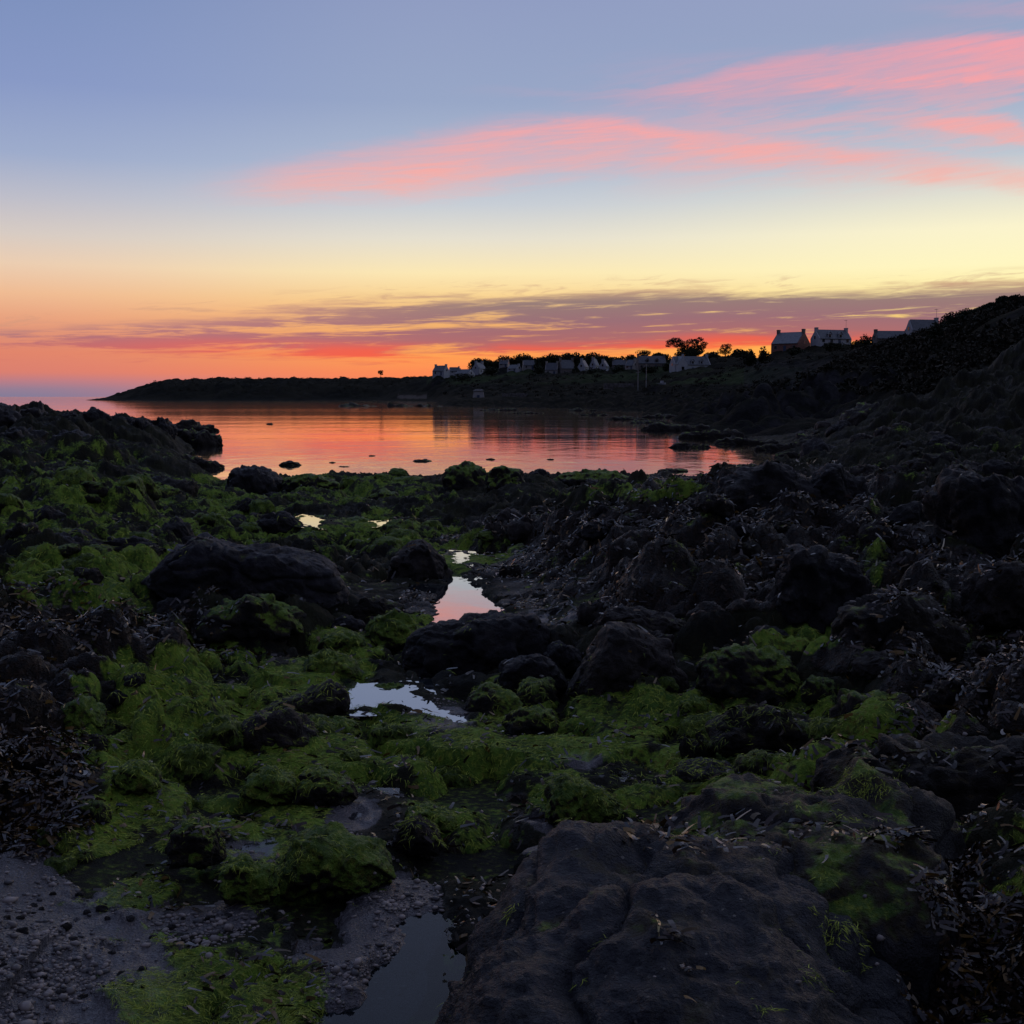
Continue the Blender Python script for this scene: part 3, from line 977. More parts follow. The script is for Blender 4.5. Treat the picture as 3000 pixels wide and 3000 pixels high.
def hit(px, py, fn=None):
    Ys = np.exp(np.linspace(math.log(1.3), math.log(1400), 4000))
    a, c, s = ray(px, py)
    X = a * Ys / c
    Z = CAMZ + Ys * s / c
    h = (fn or base_h)(X, Ys)
    k = np.argmax(Z < h)
    return float(X[k]), float(Ys[k]), float(h[k])


# ================================================================== ground meshes
def fan(Y0, Y1, nr, cols):
    Ys = np.exp(np.linspace(math.log(Y0), math.log(Y1), nr))
    u = (cols - 1500) / (FOC * cp)
    Yg = np.repeat(Ys[:, None], len(cols), 1)
    Xg = Ys[:, None] * u[None, :]
    return Xg, Yg


cols = np.concatenate([np.linspace(-1500, -120, 90, endpoint=False), np.linspace(-120, 3120, 1150), np.linspace(3125, 4500, 90)])
Xg, Yg = fan(1.3, 66, 1150, cols)
Hg = shore_h(Xg.ravel(), Yg.ravel()).reshape(Xg.shape)
Vs = np.stack([Xg, Yg, Hg], -1).reshape(-1, 3)
me = mesh_np('shore', Vs, grid_faces(*Xg.shape), M['ground'])
za, zw, zs = zones(Xg.ravel(), Yg.ravel(), Hg.ravel())


def gap_shade_mask(X, Y):
    """1 on buried stone tops that carry growth, 0 in gaps darkened as painted shade"""
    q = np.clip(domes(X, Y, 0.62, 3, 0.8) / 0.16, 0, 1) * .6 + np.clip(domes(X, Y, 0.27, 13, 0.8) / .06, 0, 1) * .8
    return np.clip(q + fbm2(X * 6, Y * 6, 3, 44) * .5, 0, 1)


za = za * (0.30 + 0.70 * np.where(Yg.ravel() < 16, gap_shade_mask(Xg.ravel(), Yg.ravel()), .8))  # less green between mounds: shade of the gaps put into the colour


def set_zone(me, a, w, s):
    at = me.color_attributes.new('zone', 'FLOAT_COLOR', 'POINT')
    c = np.stack([a, w, s, np.ones_like(a)], 1).astype(np.float32)
    at.data.foreach_set('color', c.ravel())


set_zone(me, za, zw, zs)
tag(obj('beach', me), kind='structure')

# shore round and behind the camera, just under the detailed sheet
xs = np.linspace(-70, 70, 281)
ys = np.linspace(-60, 40, 201)
Xb, Yb = np.meshgrid(xs, ys)
Hb = base_h(Xb, Yb) - 0.09 + np.clip(-Yb - 6, 0, 60) * 0.12 + np.where(Yb < 1.2, fbm2(Xb * 0.8, Yb * 0.8, 4, 9) * 0.2, 0) - np.clip(Yb - 5, 0, 30) * 0.02
me = mesh_np('rear', np.stack([Xb, Yb, Hb], -1).reshape(-1, 3), grid_faces(*Xb.shape), M['ground'])
a_ = np.full(Xb.size, 0.35)
set_zone(me, a_, a_, a_ * 0)
tag(obj('foreshore', me), kind='structure')

# sea and sea bed
me = mesh_np('sea', [(-14000, 6, 0), (14000, 6, 0), (14000, 15000, 0), (-14000, 15000, 0)], [(0, 1, 2, 3)], M['sea'], False)
tag(obj('sea', me), kind='structure')
me = mesh_np('bed', [(-14000, -60, -3), (14000, -60, -3), (14000, 15000, -3), (-14000, 15000, -3)], [(0, 1, 2, 3)], M['rock'], False)
tag(obj('sea_ground', me), kind='structure')

# pools
for k, z, P in PW:
    cx = sum(p[0] for p in P) / len(P)
    cy = sum(p[1] for p in P) / len(P)
    Q = [(cx + (x - cx) * 1.22 + (0.12 if x > cx else -0.12), cy + (y - cy) * 1.22 + (0.12 if y > cy else -0.12), z) for x, y in P]
    if sum(Q[i - 1][0] * Q[i][1] - Q[i][0] * Q[i - 1][1] for i in range(len(Q))) < 0:
        Q = Q[::-1]
    pb = PB()
    pb.poly(Q)
    tag(pb.build('rock_pool_water', M[k]), kind='structure')

# ================================================================== rocks
ROCKS = []


def rock_mesh(prof_t, prof_b, D, seed, boxy=2.6, nx=72, na=72, rough=1.0, facet=1.0):
    """prof_t, prof_b: [(x, z)] along the width; lofted superellipse sections of depth D."""
    x0, x1 = prof_t[0][0], prof_t[-1][0]
    W = x1 - x0
    # cosine spacing towards the ends
    t = 0.5 - 0.5 * np.cos(np.linspace(0, math.pi, nx))
    xs = x0 + W * t
    zt = np.interp(xs, [p[0] for p in prof_t], [p[1] for p in prof_t])
    zb = np.interp(xs, [p[0] for p in prof_b], [p[1] for p in prof_b])
    ks = np.array([.25, .5, .25])
    for _ in range(3):
        zt = np.convolve(np.pad(zt, 1, 'edge'), ks, 'valid')
    e = np.clip(1 - np.abs(2 * t - 1) ** 3.2, 0, 1) ** 0.42
    mid = (zt + zb) / 2
    hh = (zt - zb) / 2 * np.clip(e * 1.15, 0, 1)
    dd = D / 2 * (0.25 + 0.75 * e) * (e > 0) * np.clip(e * 1.2, 0, 1)
    th = np.linspace(0, 2 * math.pi, 6001)
    cx_, sx_ = np.cos(th), np.sin(th)
    q = 2.0 / boxy
    cy = np.sign(cx_) * np.abs(cx_) ** q
    cz = np.sign(sx_) * np.abs(sx_) ** q
    # even spacing round the section
    arc = np.concatenate([[0], np.cumsum(np.hypot(np.diff(cy) * D, np.diff(cz) * max((zt - zb).max(), 1e-3)))])
    want = np.linspace(0, arc[-1], na, endpoint=False)
    cy, cz = np.interp(want, arc, cy), np.interp(want, arc, cz)
    X = np.repeat(xs[:, None], na, 1)
    Yy = dd[:, None] * cy[None, :]
    Z = mid[:, None] + hh[:, None] * cz[None, :]
    V = np.stack([X, Yy, Z], -1).reshape(-1, 3)
    S = max(W, 1e-3)
    H = max((zt - zb).max(), 1e-3)
    sc_ = (W * D * H) ** (1 / 3)
    C = np.array([(x0 + x1) / 2, 0, (zt.max() + zb.min()) / 2])
    nrm = (V - C) / np.array([W, D, H])
    nrm /= (np.linalg.norm(nrm, axis=1, keepdims=True) + 1e-9)
    P = V / sc_
    f = facets3(P * 2.1 + seed * 3.1, seed) * 0.18 * facet + facets3(P * 5.0 + seed, seed + 3) * 0.07 * facet + facets3(P * 12.0 + seed, seed + 7) * 0.02 * facet
    ck = np.abs(fbm3(P * np.array([1.1, 1.1, 2.6]) + seed * 1.7, 3, seed + 11))
    f = f - 0.05 * np.exp(-ck / 0.018)
    fine = fbm3(V * 9.0 / max(sc_, .5) + seed, 5, seed + 21, 0.66) * 0.030
    n = fine + fbm3(P * 1.6 + seed * 7.7, 5, seed, 0.5) * 0.12 * rough + fbm3(P * 7 + seed, 5, seed + 4, 0.6) * 0.045 * rough
    V = V + nrm * ((f + n) * sc_)[:, None] * np.array([0.8, 1, 0.85])
    F = []
    i = np.arange(nx - 1)[:, None] * na
    j = np.arange(na)[None, :]
    j2 = (j + 1) % na
    F = np.stack([i + j, i + na + j, i + na + j2, i + j2], -1).reshape(-1, 4)
    caps = []
    return V, F


def bvh_of(V, F):
    return BVHTree.FromPolygons([tuple(v) for v in V.tolist()], [tuple(f) for f in F.tolist()])


def place_rock(name, label, top, base_py, mat, seed, depth=0.8, boxy=2.6, sink=0.35, cat='boulder', group=None, Y=None, rough=1.0, facet=1.0, res=72, bot=None, yoff=0.0, level=None):
    """top: [(px,py)] outline of the upper edge as seen; base_py where it meets the ground"""
    pc = (top[0][0] + top[-1][0]) / 2
    if Y is None:
        X0, Yh, zg = hit(pc, base_py)
    else:
        X0, Yh = at(pc, base_py, Y)[0], Y
        zg = float(base_h(np.array([X0]), np.array([Yh]))[0]) if level is None else level
    W = (top[-1][0] - top[0][0]) / FOC * Yh / cp
    D = W * depth
    Yc = Yh + D * 0.42 + yoff
    ex = Yh + D * 0.40
    pt = []
    pb_ = []
    for px, py in top:
        x, _, z = at(px, py, ex)
        pt.append((x - X0, z - zg))
    Hm = max(p[1] for p in pt)
    if level is None and Hm < 0.12 * W:
        add = 0.12 * W - Hm
        pt = [(x, z + add * 0.8) for x, z in pt]
        Hm = 0.12 * W
    if bot:
        pb_ = [(at(px, py, Yh)[0] - X0, at(px, py, Yh)[2] - zg) for px, py in bot]
    else:
        sk = -sink * max(Hm, 0.2 * W)
        pb_ = [(pt[0][0], sk * 0.7), (0, sk), (pt[-1][0], sk * 0.7)]
    V, F = rock_mesh(pt, pb_, D, seed, boxy, res, res, rough, facet)
    me = mesh_np(name, V, F, M[mat])
    o = obj(name, me, None, (X0, Yc, zg))
    tag(o, label, cat, group)
    Vw = V + np.array([X0, Yc, zg])
    ROCKS.append((Vw, F, o))
    return o


def dome_top(x0, x1, yt, yb, k=0.5, flat=0.5):
    """outline of a plain rounded stone: peak at fraction k"""
    xp = x0 + (x1 - x0) * k
    w1, w2 = xp - x0, x1 - xp
    h = yb - yt
    return [(x0, yb - h * 0.25), (x0 + w1 * (1 - flat) * 0.35, yb - h * 0.68), (xp - w1 * flat * 0.5, yt + h * 0.06), (xp, yt), (xp + w2 * flat * 0.5, yt + h * 0.08),
            (x1 - w2 * (1 - flat) * 0.35, yb - h * 0.62), (x1, yb - h * 0.22)]


B = place_rock
B('boulder', 'large dark slab boulder with an angled top propped on smaller stones', [(420, 1692), (470, 1650), (545, 1590), (595, 1566), (650, 1590), (715, 1612), (835, 1605), (905, 1625), (975, 1650), (1015, 1690), (1032, 1760)],
  1800, 'rock_slab', 5, depth=0.42, boxy=4.2, facet=0.55, rough=0.35, res=150, bot=[(420, 1740), (560, 1800), (760, 1770), (900, 1800), (1032, 1820)])
B('stone', 'low greenish stone wedged under the front of the large slab', dome_top(610, 905, 1740, 1850), 1850, 'rock_half', 6, depth=0.6, cat='stone', yoff=-0.15)
B('stone', 'long flat dark stone just left of the large slab boulder', dome_top(268, 495, 1580, 1632, .5, .9), 1632, 'rock', 7, depth=0.5, boxy=3, cat='stone')
B('stone', 'flat dark stone above and left of the slab on the green patch', dome_top(60, 260, 1565, 1622), 1625, 'rock', 8, depth=0.5, cat='stone')
B('stone', 'flat dark stone behind the slab beside a bright puddle', dome_top(738, 890, 1508, 1556, .6), 1558, 'rock', 9, depth=0.5, cat='stone')
B('boulder', 'rounded dark boulder on the far left bank of the pink pool', dome_top(1140, 1312, 1580, 1700, .55), 1700, 'rock_warm', 10, depth=0.8, res=90)
B('boulder', 'long black boulder closing the near side of the pink pool', [(1185, 1900), (1205, 1865), (1260, 1838), (1330, 1828), (1420, 1806), (1490, 1796), (1560, 1806), (1610, 1832), (1628, 1880)], 1965, 'rock', 12, depth=0.5, boxy=3, facet=.8, rough=.7, res=100)
B('boulder', 'grey brown wedge boulder with a flat sloping face and pointed top', [(1660, 2015), (1700, 1960), (1750, 1885), (1775, 1845), (1840, 1848), (1900, 1862), (1960, 1880), (1985, 1930), (2010, 2000)], 2030, 'rock_warm', 13, depth=0.75, boxy=3.4, facet=.7, rough=.5, res=100)
B('stone', 'flat pale topped slab lying behind the wedge boulder', [(1745, 1810), (1775, 1785), (1850, 1783), (1930, 1800), (2000, 1822), (2020, 1850)], 1862, 'rock_warm', 14, depth=0.6, boxy=3.2, cat='stone')
B('stone', 'low dark stone left of the wedge boulder', dome_top(1590, 1712, 1878, 1955, .4), 1955, 'rock', 15, depth=0.7, cat='stone')
B('stone', 'dark stone between the black boulder and the wedge boulder', dome_top(1455, 1660, 1920, 2015, .5), 2015, 'rock', 16, depth=0.7, cat='stone')
B('boulder', 'broad low boulder with green fringe right of the wedge boulder', dome_top(2035, 2335, 1888, 2025, .45), 2030, 'rock_half', 17, depth=0.6, boxy=3.0, res=90)
B('stone', 'dark stone with weed between the slab and the pink pool', dome_top(1030, 1195, 1752, 1825, .3), 1828, 'rock_weed', 18, depth=0.5, cat='stone')
B('stone', 'flat grey stone at the right foot of the large slab', dome_top(965, 1075, 1806, 1852, .5), 1855, 'rock', 19, depth=0.7, cat='stone')
B('stone', 'round green tufted stone below the pink pool', dome_top(1068, 1235, 1790, 1885, .5), 1888, 'rock_moss', 20, depth=0.8, cat='stone')
B('stone', 'squared green stone with dark front below the slab', dome_top(940, 1075, 1852, 1910, .5, .9), 1912, 'rock_moss', 21, depth=0.7, boxy=3.4, cat='stone')
B('stone', 'wide green mound stone left of the pale blue pool', dome_top(880, 1060, 1905, 1985, .45), 1988, 'rock_moss', 22, depth=0.7, cat='stone')
B('stone', 'brown grey stone lying against the pale blue pool', [(770, 2075), (830, 2050), (900, 2030), (960, 2008), (1000, 2018), (1015, 2055)], 2090, 'rock_warm', 23, depth=0.5, cat='stone', boxy=3)
B('boulder', 'smooth brown grey boulder with a green right shoulder', [(680, 2180), (705, 2130), (760, 2100), (840, 2090), (890, 2105), (925, 2150), (940, 2190)], 2205, 'rock_warm', 24, depth=0.7, boxy=3)
B('stone', 'rounded dark green hummock stone left of centre', dome_top(705, 872, 2253, 2335, .5), 2338, 'rock_moss', 25, depth=0.75, cat='stone')
B('stone', 'green stone with a bare grey crown right of the hummock', dome_top(858, 1045, 2250, 2345, .4), 2345, 'rock_half', 26, depth=0.75, cat='stone')
B('boulder', 'large green draped boulder above the bottom sand channel', [(815, 2540), (850, 2470), (910, 2435), (980, 2440), (1050, 2470), (1120, 2500), (1160, 2520)], 2600, 'rock_moss', 27, depth=0.7, res=90)
B('boulder', 'green crested boulder with a black overhanging face', [(1600, 2360), (1615, 2310), (1660, 2288), (1720, 2298), (1770, 2325), (1815, 2365)], 2405, 'rock_moss', 28, depth=0.7, res=90)
B('boulder', 'squared green topped block with a grey lower face', [(2440, 2140), (2455, 2060), (2490, 2026), (2550, 2045), (2620, 2075), (2660, 2120), (2675, 2160)], 2175, 'rock_half', 29, depth=0.8, boxy=3.4)
B('stone', 'smooth grey flat stone set in the green algae', dome_top(1985, 2170, 2228, 2285, .45, .8), 2288, 'rock_pale', 30, depth=0.7, cat='stone')
B('stone', 'green edged stone with a grey back right of the pale pool', dome_top(1350, 1540, 2008, 2100, .45), 2102, 'rock_half', 31, depth=0.7, cat='stone')
B('stone', 'low purple grey stone below the green edged stone', dome_top(1480, 1640, 2070, 2140, .5), 2142, 'rock_half', 32, depth=0.7, cat='stone')
B('stone', 'round green stone beside the left heap of wrack', dome_top(165, 305, 2048, 2135, .55), 2138, 'rock_moss', 33, depth=0.75, cat='stone')
B('stone', 'bright green cap stone poking from the left wrack', dome_top(150, 300, 1738, 1790, .4), 1792, 'rock_moss', 34, depth=0.7, cat='stone')
B('stone', 'small dark green stone under the pale blue pool', dome_top(1095, 1190, 2000, 2028, .5), 2030, 'rock_moss', 35, depth=0.5, cat='stone')
B('boulder', 'low dark boulder with weed along its top at the right edge', [(2405, 2290), (2440, 2235), (2520, 2205), (2650, 2200), (2800, 2185), (2920, 2175), (3080, 2170), (3150, 2260)], 2440, 'rock_weed', 36, depth=0.5, boxy=3, res=110)
B('boulder', 'smooth grey boulder at the right edge of the frame', dome_top(2765, 3090, 2430, 2545, .4), 2555, 'rock_pale', 37, depth=0.6)
B('stone', 'thin tan stone leaning below the smooth grey boulder', dome_top(2785, 2965, 2500, 2560, .4), 2570, 'rock_pale', 38, depth=0.4, cat='stone', yoff=-0.1)
B('stone', 'oblong grey stone half covered at the lower right', dome_top(2790, 2935, 2590, 2690, .4), 2695, 'rock_pale', 39, depth=0.6, cat='stone')
B('boulder', 'big squarish dark block at the right edge in the middle distance', [(2735, 1560), (2745, 1430), (2790, 1398), (2880, 1394), (2980, 1400), (3080, 1430), (3100, 1560)], 1610, 'rock', 40, depth=0.7, boxy=3.6, res=90)
B('boulder', 'very dark rounded boulder right of the bay with a twin beside it', dome_top(2080, 2410, 1358, 1500, .6), 1510, 'rock', 41, depth=0.6, res=90)
B('boulder', 'dark rounded twin boulder on the right of its pair', dome_top(2370, 2545, 1362, 1490, .4), 1495, 'rock', 42, depth=0.7, res=80)
B('boulder', 'large smooth faced dark block standing in the right hand wrack', dome_top(2255, 2545, 1605, 1810, .5, .9), 1820, 'rock', 43, depth=0.6, boxy=3.4, res=90)
B('boulder', 'dark boulder with orange weed fringe in the right hand wrack', [(2430, 1850), (2480, 1790), (2560, 1765), (2650, 1740), (2740, 1770), (2800, 1830), (2830, 1900)], 1930, 'rock_weed', 44, depth=0.6)
B('boulder', 'brown tinted dark block far right above the wrack', dome_top(2830, 3060, 1640, 1790, .5, .8), 1800, 'rock_warm', 45, depth=0.6, boxy=3.2)
B('boulder', 'square dark boulder at the water edge by the left bank', [(663, 1400), (672, 1380), (720, 1374), (770, 1376), (805, 1392), (830, 1412)], 1440, 'rock', 46, depth=0.7, boxy=3.2)
B('stone', 'green topped low stone at the water edge left of centre', dome_top(825, 1005, 1388, 1440, .4), 1442, 'rock_half', 47, depth=0.7, cat='stone')
B('stone', 'small upright dark stone at the water edge near centre', dome_top(1258, 1292, 1362, 1402, .5, .9), 1405, 'rock', 48, depth=0.9, boxy=3.4, cat='stone')
B('boulder', 'highest mossy boulder on the near edge of the bay', dome_top(1298, 1440, 1352, 1435, .45), 1440, 'rock_half', 49, depth=0.8)
B('boulder', 'dark boulder next right of the highest shoreline boulder', dome_top(1420, 1545, 1362, 1440, .4), 1445, 'rock_half', 50, depth=0.8)
B('boulder', 'dark rounded boulder ending the shoreline row', dome_top(1545, 1620, 1370, 1415, .5), 1420, 'rock', 51, depth=0.9)
B('stone', 'long low dark stone on the near shore right of centre', dome_top(1620, 1850, 1382, 1420, .5, .9), 1425, 'rock_half', 52, depth=0.6, cat='stone')
B('stone', 'dark cobble slab in the middle distance left of the kelp ridge', dome_top(1440, 1550, 1490, 1560, .4), 1562, 'rock_warm', 53, depth=0.7, cat='stone')
B('stone', 'green backed dark stone near the bottom rill', dome_top(1150, 1300, 2395, 2490, .4), 2492, 'rock_weed', 54, depth=0.8, cat='stone')
B('stone', 'yellow green crowned stone right of the bottom rill', dome_top(1180, 1340, 2358, 2425, .45), 2428, 'rock_moss', 55, depth=0.8, cat='stone')
B('stone', 'green mound with a weedy brown peak at lower left of centre', dome_top(480, 660, 2395, 2520, .5), 2522, 'rock_half', 56, depth=0.7, cat='stone')
B('stone', 'dark green stone above the lower sand film', dome_top(640, 820, 2500, 2625, .4), 2628, 'rock_moss', 57, depth=0.7, cat='stone')
B('stone', 'green mossy hump in the left algae carpet', dome_top(330, 470, 2235, 2310, .5), 2315, 'rock_moss', 58, depth=0.8, cat='stone')
B('stone', 'low green hump above the brown grey boulder', dome_top(930, 1060, 2105, 2155, .5), 2157, 'rock_moss', 59, depth=0.7, cat='stone')
B('stone', 'dark capped mossy stone right of the wedge boulder base', dome_top(1990, 2080, 2040, 2090, .5), 2092, 'rock_moss', 60, depth=0.8, cat='stone')
B('stone', 'heap of dark stone under glossy wrack amid the right algae', dome_top(2080, 2430, 2075, 2195, .5), 2205, 'rock_weed', 61, depth=0.6, cat='stone')
B('stone', 'small blue grey stone above the right edge boulder', dome_top(2735, 2820, 2120, 2165, .5), 2170, 'rock_pale', 62, depth=0.8, cat='stone')


def big_rock(name, label, x0, x1, yc, D, prof, zb, seed, mat, boxy, rough, facet, res=170, rz=0.0, tilt=(0, 0)):
    pt = [(x0 + (x1 - x0) * k, z) for k, z in prof]
    V, F = rock_mesh(pt, [(x0, zb), (x1, zb)], D, seed, boxy, res, res, rough, facet)
    c_, s_ = math.cos(rz), math.sin(rz)
    X = V[:, 0] - (x0 + x1) / 2
    Yl = V[:, 1]
    Z = V[:, 2] + tilt[0] * X + tilt[1] * Yl
    xm = (x0 + x1) / 2
    Vl = np.stack([X * c_ - Yl * s_, X * s_ + Yl * c_, Z], 1)
    me = mesh_np(name, Vl, F, M[mat])
    o = obj(name, me, None, (xm, yc, 0))
    tag(o, label, 'boulder')
    ROCKS.append((Vl + np.array([xm, yc, 0]), F, o))


# the two great foreground rocks
big_rock('boulder', 'huge flat topped dark boulder dotted with barnacles filling the bottom right foreground', -0.20, 0.98, 2.62, 1.30,
         [(0, .72), (.06, .90), (.2, .98), (.5, 1.02), (.75, .98), (.92, .85), (1, .65)], 0.25, 101, 'rock_barnacle', 5.0, 0.25, 0.38, 280, R(-14), (-0.04, 0.02))
big_rock('boulder', 'wide weed draped boulder behind and right of the huge foreground boulder', 0.32, 1.40, 3.40, 1.05,
         [(0, .70), (.1, .86), (.35, .95), (.6, 1.0), (.85, .92), (1, .66)], 0.3, 103, 'rock_patch', 3.6, 0.6, 0.7, 220, R(-22))

# reefs and tongues of weed covered rock reaching into the bay
B('reef', 'weed covered rock tongue running out from the left bank, farthest of three', dome_top(430, 652, 1238, 1262, .4, .8), 1264, 'rock_weed', 70, depth=0.25, cat='reef', Y=74, level=-.1, sink=.6, rough=1.5)
B('reef', 'weed covered rock tongue from the left bank, middle of the three', dome_top(470, 662, 1262, 1302, .45, .8), 1308, 'rock_weed', 71, depth=0.3, cat='reef', Y=53, level=-.1, sink=.6, rough=1.5)
B('reef', 'weed covered rock tongue from the left bank, nearest of the three', dome_top(500, 655, 1338, 1372, .45, .8), 1378, 'rock_weed', 72, depth=0.4, cat='reef', Y=36, level=-.1, sink=.6, rough=1.5)
sm = [(818, 884, 1340, 1364, 'small dark weedy rock awash in the bay left of centre'), (780, 802, 1236, 1243, 'tiny dark rock far out in the left of the bay'),
      (1208, 1262, 1340, 1352, 'flat weedy rock awash in the bay near centre'), (1420, 1455, 1338, 1347, 'little rock awash just beyond the highest shoreline boulder'),
      (1600, 1625, 1340, 1347, 'lone pebble sized rock awash right of centre in the bay'), (1925, 2015, 1362, 1382, 'weedy rock awash near the right corner of the bay'),
      (965, 985, 1350, 1356, 'tiny rock awash left of the upright stone'), (990, 1025, 1362, 1368, 'thin rock awash close to the near shore'),
      (1080, 1100, 1330, 1336, 'speck of rock awash between the two weedy rocks'), (2140, 2240, 1352, 1372, 'long low rock awash in the right corner of the bay')]
for i, (x0, x1, yt, yb, lab) in enumerate(sm):
    X, Yy = on_level((x0 + x1) / 2, yb, 0)
    B('reef_rock', lab, dome_top(x0, x1, yt, yb, .5, .8), yb, 'rock_weed', 80 + i, depth=0.6, cat='rock', Y=Yy, level=-.02, sink=1.0, res=40, rough=1.2).scale = (1, 1, .55)
# low reefs on the right side of the bay, kelp flats
rf = [(1840, 1960, 1232, 1240), (1870, 2110, 1240, 1262), (1990, 2180, 1262, 1285), (2090, 2290, 1285, 1302), (2200, 2350, 1305, 1320), (1700, 1790, 1212, 1217), (1500, 1600, 1207, 1211), (1880, 2000, 1216, 1224),
      (1400, 1520, 1199, 1203), (1660, 1760, 1200, 1204), (2270, 2380, 1326, 1342), (950, 1320, 1186, 1191), (1780, 1900, 1224, 1230), (1960, 2080, 1300, 1312)]
rf.sort(key=lambda q: -q[3])
RO = ['nearest', 'second nearest', 'third nearest', 'fourth nearest', 'fifth nearest', 'sixth nearest', 'seventh nearest', 'eighth nearest', 'ninth nearest', 'fifth farthest', 'fourth farthest', 'third farthest', 'second farthest', 'farthest']
for i, (x0, x1, yt, yb) in enumerate(rf):
    X, Yy = on_level((x0 + x1) / 2, yb, 0)
    B('low_reef', RO[i] + ' low kelp reef breaking the water on the right of the bay', dome_top(x0, x1, yt, yb, .5, .9), yb, 'rock_weed', 120 + i, depth=0.22, cat='reef', Y=Yy, level=-.05, sink=.8, res=60, rough=2.0,
      group='low kelp reefs on the far and right side of the bay')
# left skyline crags
cr = [(-60, 80, 1176, 1270, 'leftmost dark crag on the skyline of the left bank'), (70, 170, 1178, 1280, 'pointed dark crag second from the left on the left bank'),
      (180, 245, 1195, 1250, 'small crag in the dip of the left bank skyline'), (235, 330, 1194, 1262, 'twin topped crag in the middle of the left bank skyline'),
      (320, 400, 1206, 1262, 'sloping crag right of the twin topped one'), (430, 515, 1212, 1275, 'last rounded crag before the left bank drops to the water'),
      (380, 450, 1218, 1270, 'low crag between the last two on the left bank'), (-30, 130, 1240, 1330, 'broad dark outcrop below the leftmost crag'),
      (140, 300, 1250, 1330, 'dark outcrop below the middle of the left bank skyline')]
for i, (x0, x1, yt, yb, lab) in enumerate(cr):
    Yy = (38 if i < 7 else 27) + (i % 3) * 2
    B('crag', lab, dome_top(x0, x1, yt + 10, yb, [.4, .45, .5, .35, .3, .55, .5, .6, .4][i], .4), yb, 'rock', 150 + i, depth=0.9, cat='crag', Y=Yy, level=at(0, yb, Yy)[2], sink=.5, res=70, rough=1.3, facet=1.4)

ORD = ['first', 'second', 'third', 'fourth', 'fifth', 'sixth', 'seventh', 'eighth', 'ninth', 'tenth', 'eleventh', 'twelfth', 'thirteenth', 'fourteenth', 'fifteenth', 'sixteenth', 'seventeenth', 'eighteenth', 'nineteenth', 'twentieth', 'twenty first', 'twenty second', 'twenty third', 'twenty fourth', 'twenty fifth', 'twenty sixth']
LMK = [(700, 1690, 'large slab boulder'), (1225, 1640, 'boulder above the pink pool'), (1330, 1770, 'pink pool'), (1400, 1890, 'long black boulder'), (1840, 1930, 'wedge boulder'), (2185, 1960, 'broad low green fringed boulder'),
       (1100, 2030, 'pale blue pool'), (810, 2150, 'smooth brown grey boulder'), (985, 2520, 'large green draped boulder'), (1700, 2350, 'green crested boulder'), (2550, 2100, 'squared green topped block'), (2250, 2140, 'wrack heap in the right algae'),
       (235, 2090, 'round green stone by the left wrack'), (2400, 1710, 'smooth faced block in the wrack'), (2900, 1500, 'big squarish block at the right edge'), (2240, 1430, 'dark twin boulders'), (735, 1410, 'square boulder at the water edge'),
       (1370, 1400, 'highest mossy shoreline boulder'), (1735, 1400, 'long low shoreline stone'), (1060, 2850, 'dark bottom channel'), (2700, 2320, 'low weedy boulder at the right edge'), (100, 1220, 'leftmost crag'), (1500, 1530, 'cobble slab mid shore'),
       (380, 1605, 'long flat stone left of the slab'), (540, 2460, 'weedy peaked green mound'), (2640, 1830, 'orange fringed boulder'), (100, 2600, 'left sand patch'), (560, 2690, 'middle sand film'), (850, 2300, 'green hummock pair'), (230, 1450, 'left bank slope'), (2080, 2255, 'grey flat stone in the algae'), (2900, 1330, 'foot of the right hill')]
LOOSE_OUT = []


def label_loose():
    by = {}
    for o, kind, px, py, W in LOOSE_OUT:
        lx, ly, nm = min(LMK, key=lambda q: (q[0] - px) ** 2 + ((q[1] - py) * 1.6) ** 2)
        dx, dy = px - lx, (py - ly) * 1.6
        rel = ('right of' if dx > 0 else 'left of') if abs(dx) > abs(dy) else ('in front of' if dy > 0 else 'beyond')
        by.setdefault((kind, nm, rel), []).append((W, o))
    ad = {'green': 'algae covered stone', 'dark': 'bare dark stone', 'grey': 'smooth grey stone'}
    for (kind, nm, rel), L in by.items():
        L.sort(key=lambda q: -q[0])
        for i, (W, o) in enumerate(L):
            pre = '' if len(L) == 1 else ('largest ' if i == 0 else ORD[min(i, 25)] + ' largest ')
            o['label'] = pre + ad[kind] + ' ' + rel + ' the ' + nm


# ---- smaller loose stones: prototypes copied
protos = {}
for kind, mats in (('green', ['rock_moss', 'rock_half']), ('dark', ['rock', 'rock_weed', 'rock_warm']), ('grey', ['rock_pale', 'rock_warm'])):
    protos[kind] = []
    for q in range(7):
        pt = [(-.5, .05), (-.36, .22 + .1 * rnd.random()), (-.12, .3 + .12 * rnd.random()), (.15, .28 + .12 * rnd.random()), (.38, .2 + .08 * rnd.random()), (.5, .03)]
        V, F = rock_mesh(pt, [(-.5, -.15), (.5, -.15)], .6 + .35 * rnd.random(), 200 + q + len(kind) * 10, 2.4 + rnd.random(), 40, 40, 1.1, 1.0)
        protos[kind].append((mesh_np('loose_stone', V, F, M[mats[q % len(mats)]]), V, F))
loose = {
    'green': ('loose_stone', 'green algae covered stone lying low in the algae carpet', 'stone', 'algae covered stones across the shore'),
    'dark': ('loose_stone', 'small bare dark wet stone among the seaweed', 'stone', 'bare dark stones among the seaweed'),
    'grey': ('loose_stone', 'small smooth grey stone on the sand and shingle', 'stone', 'small grey stones on the sand'),
}


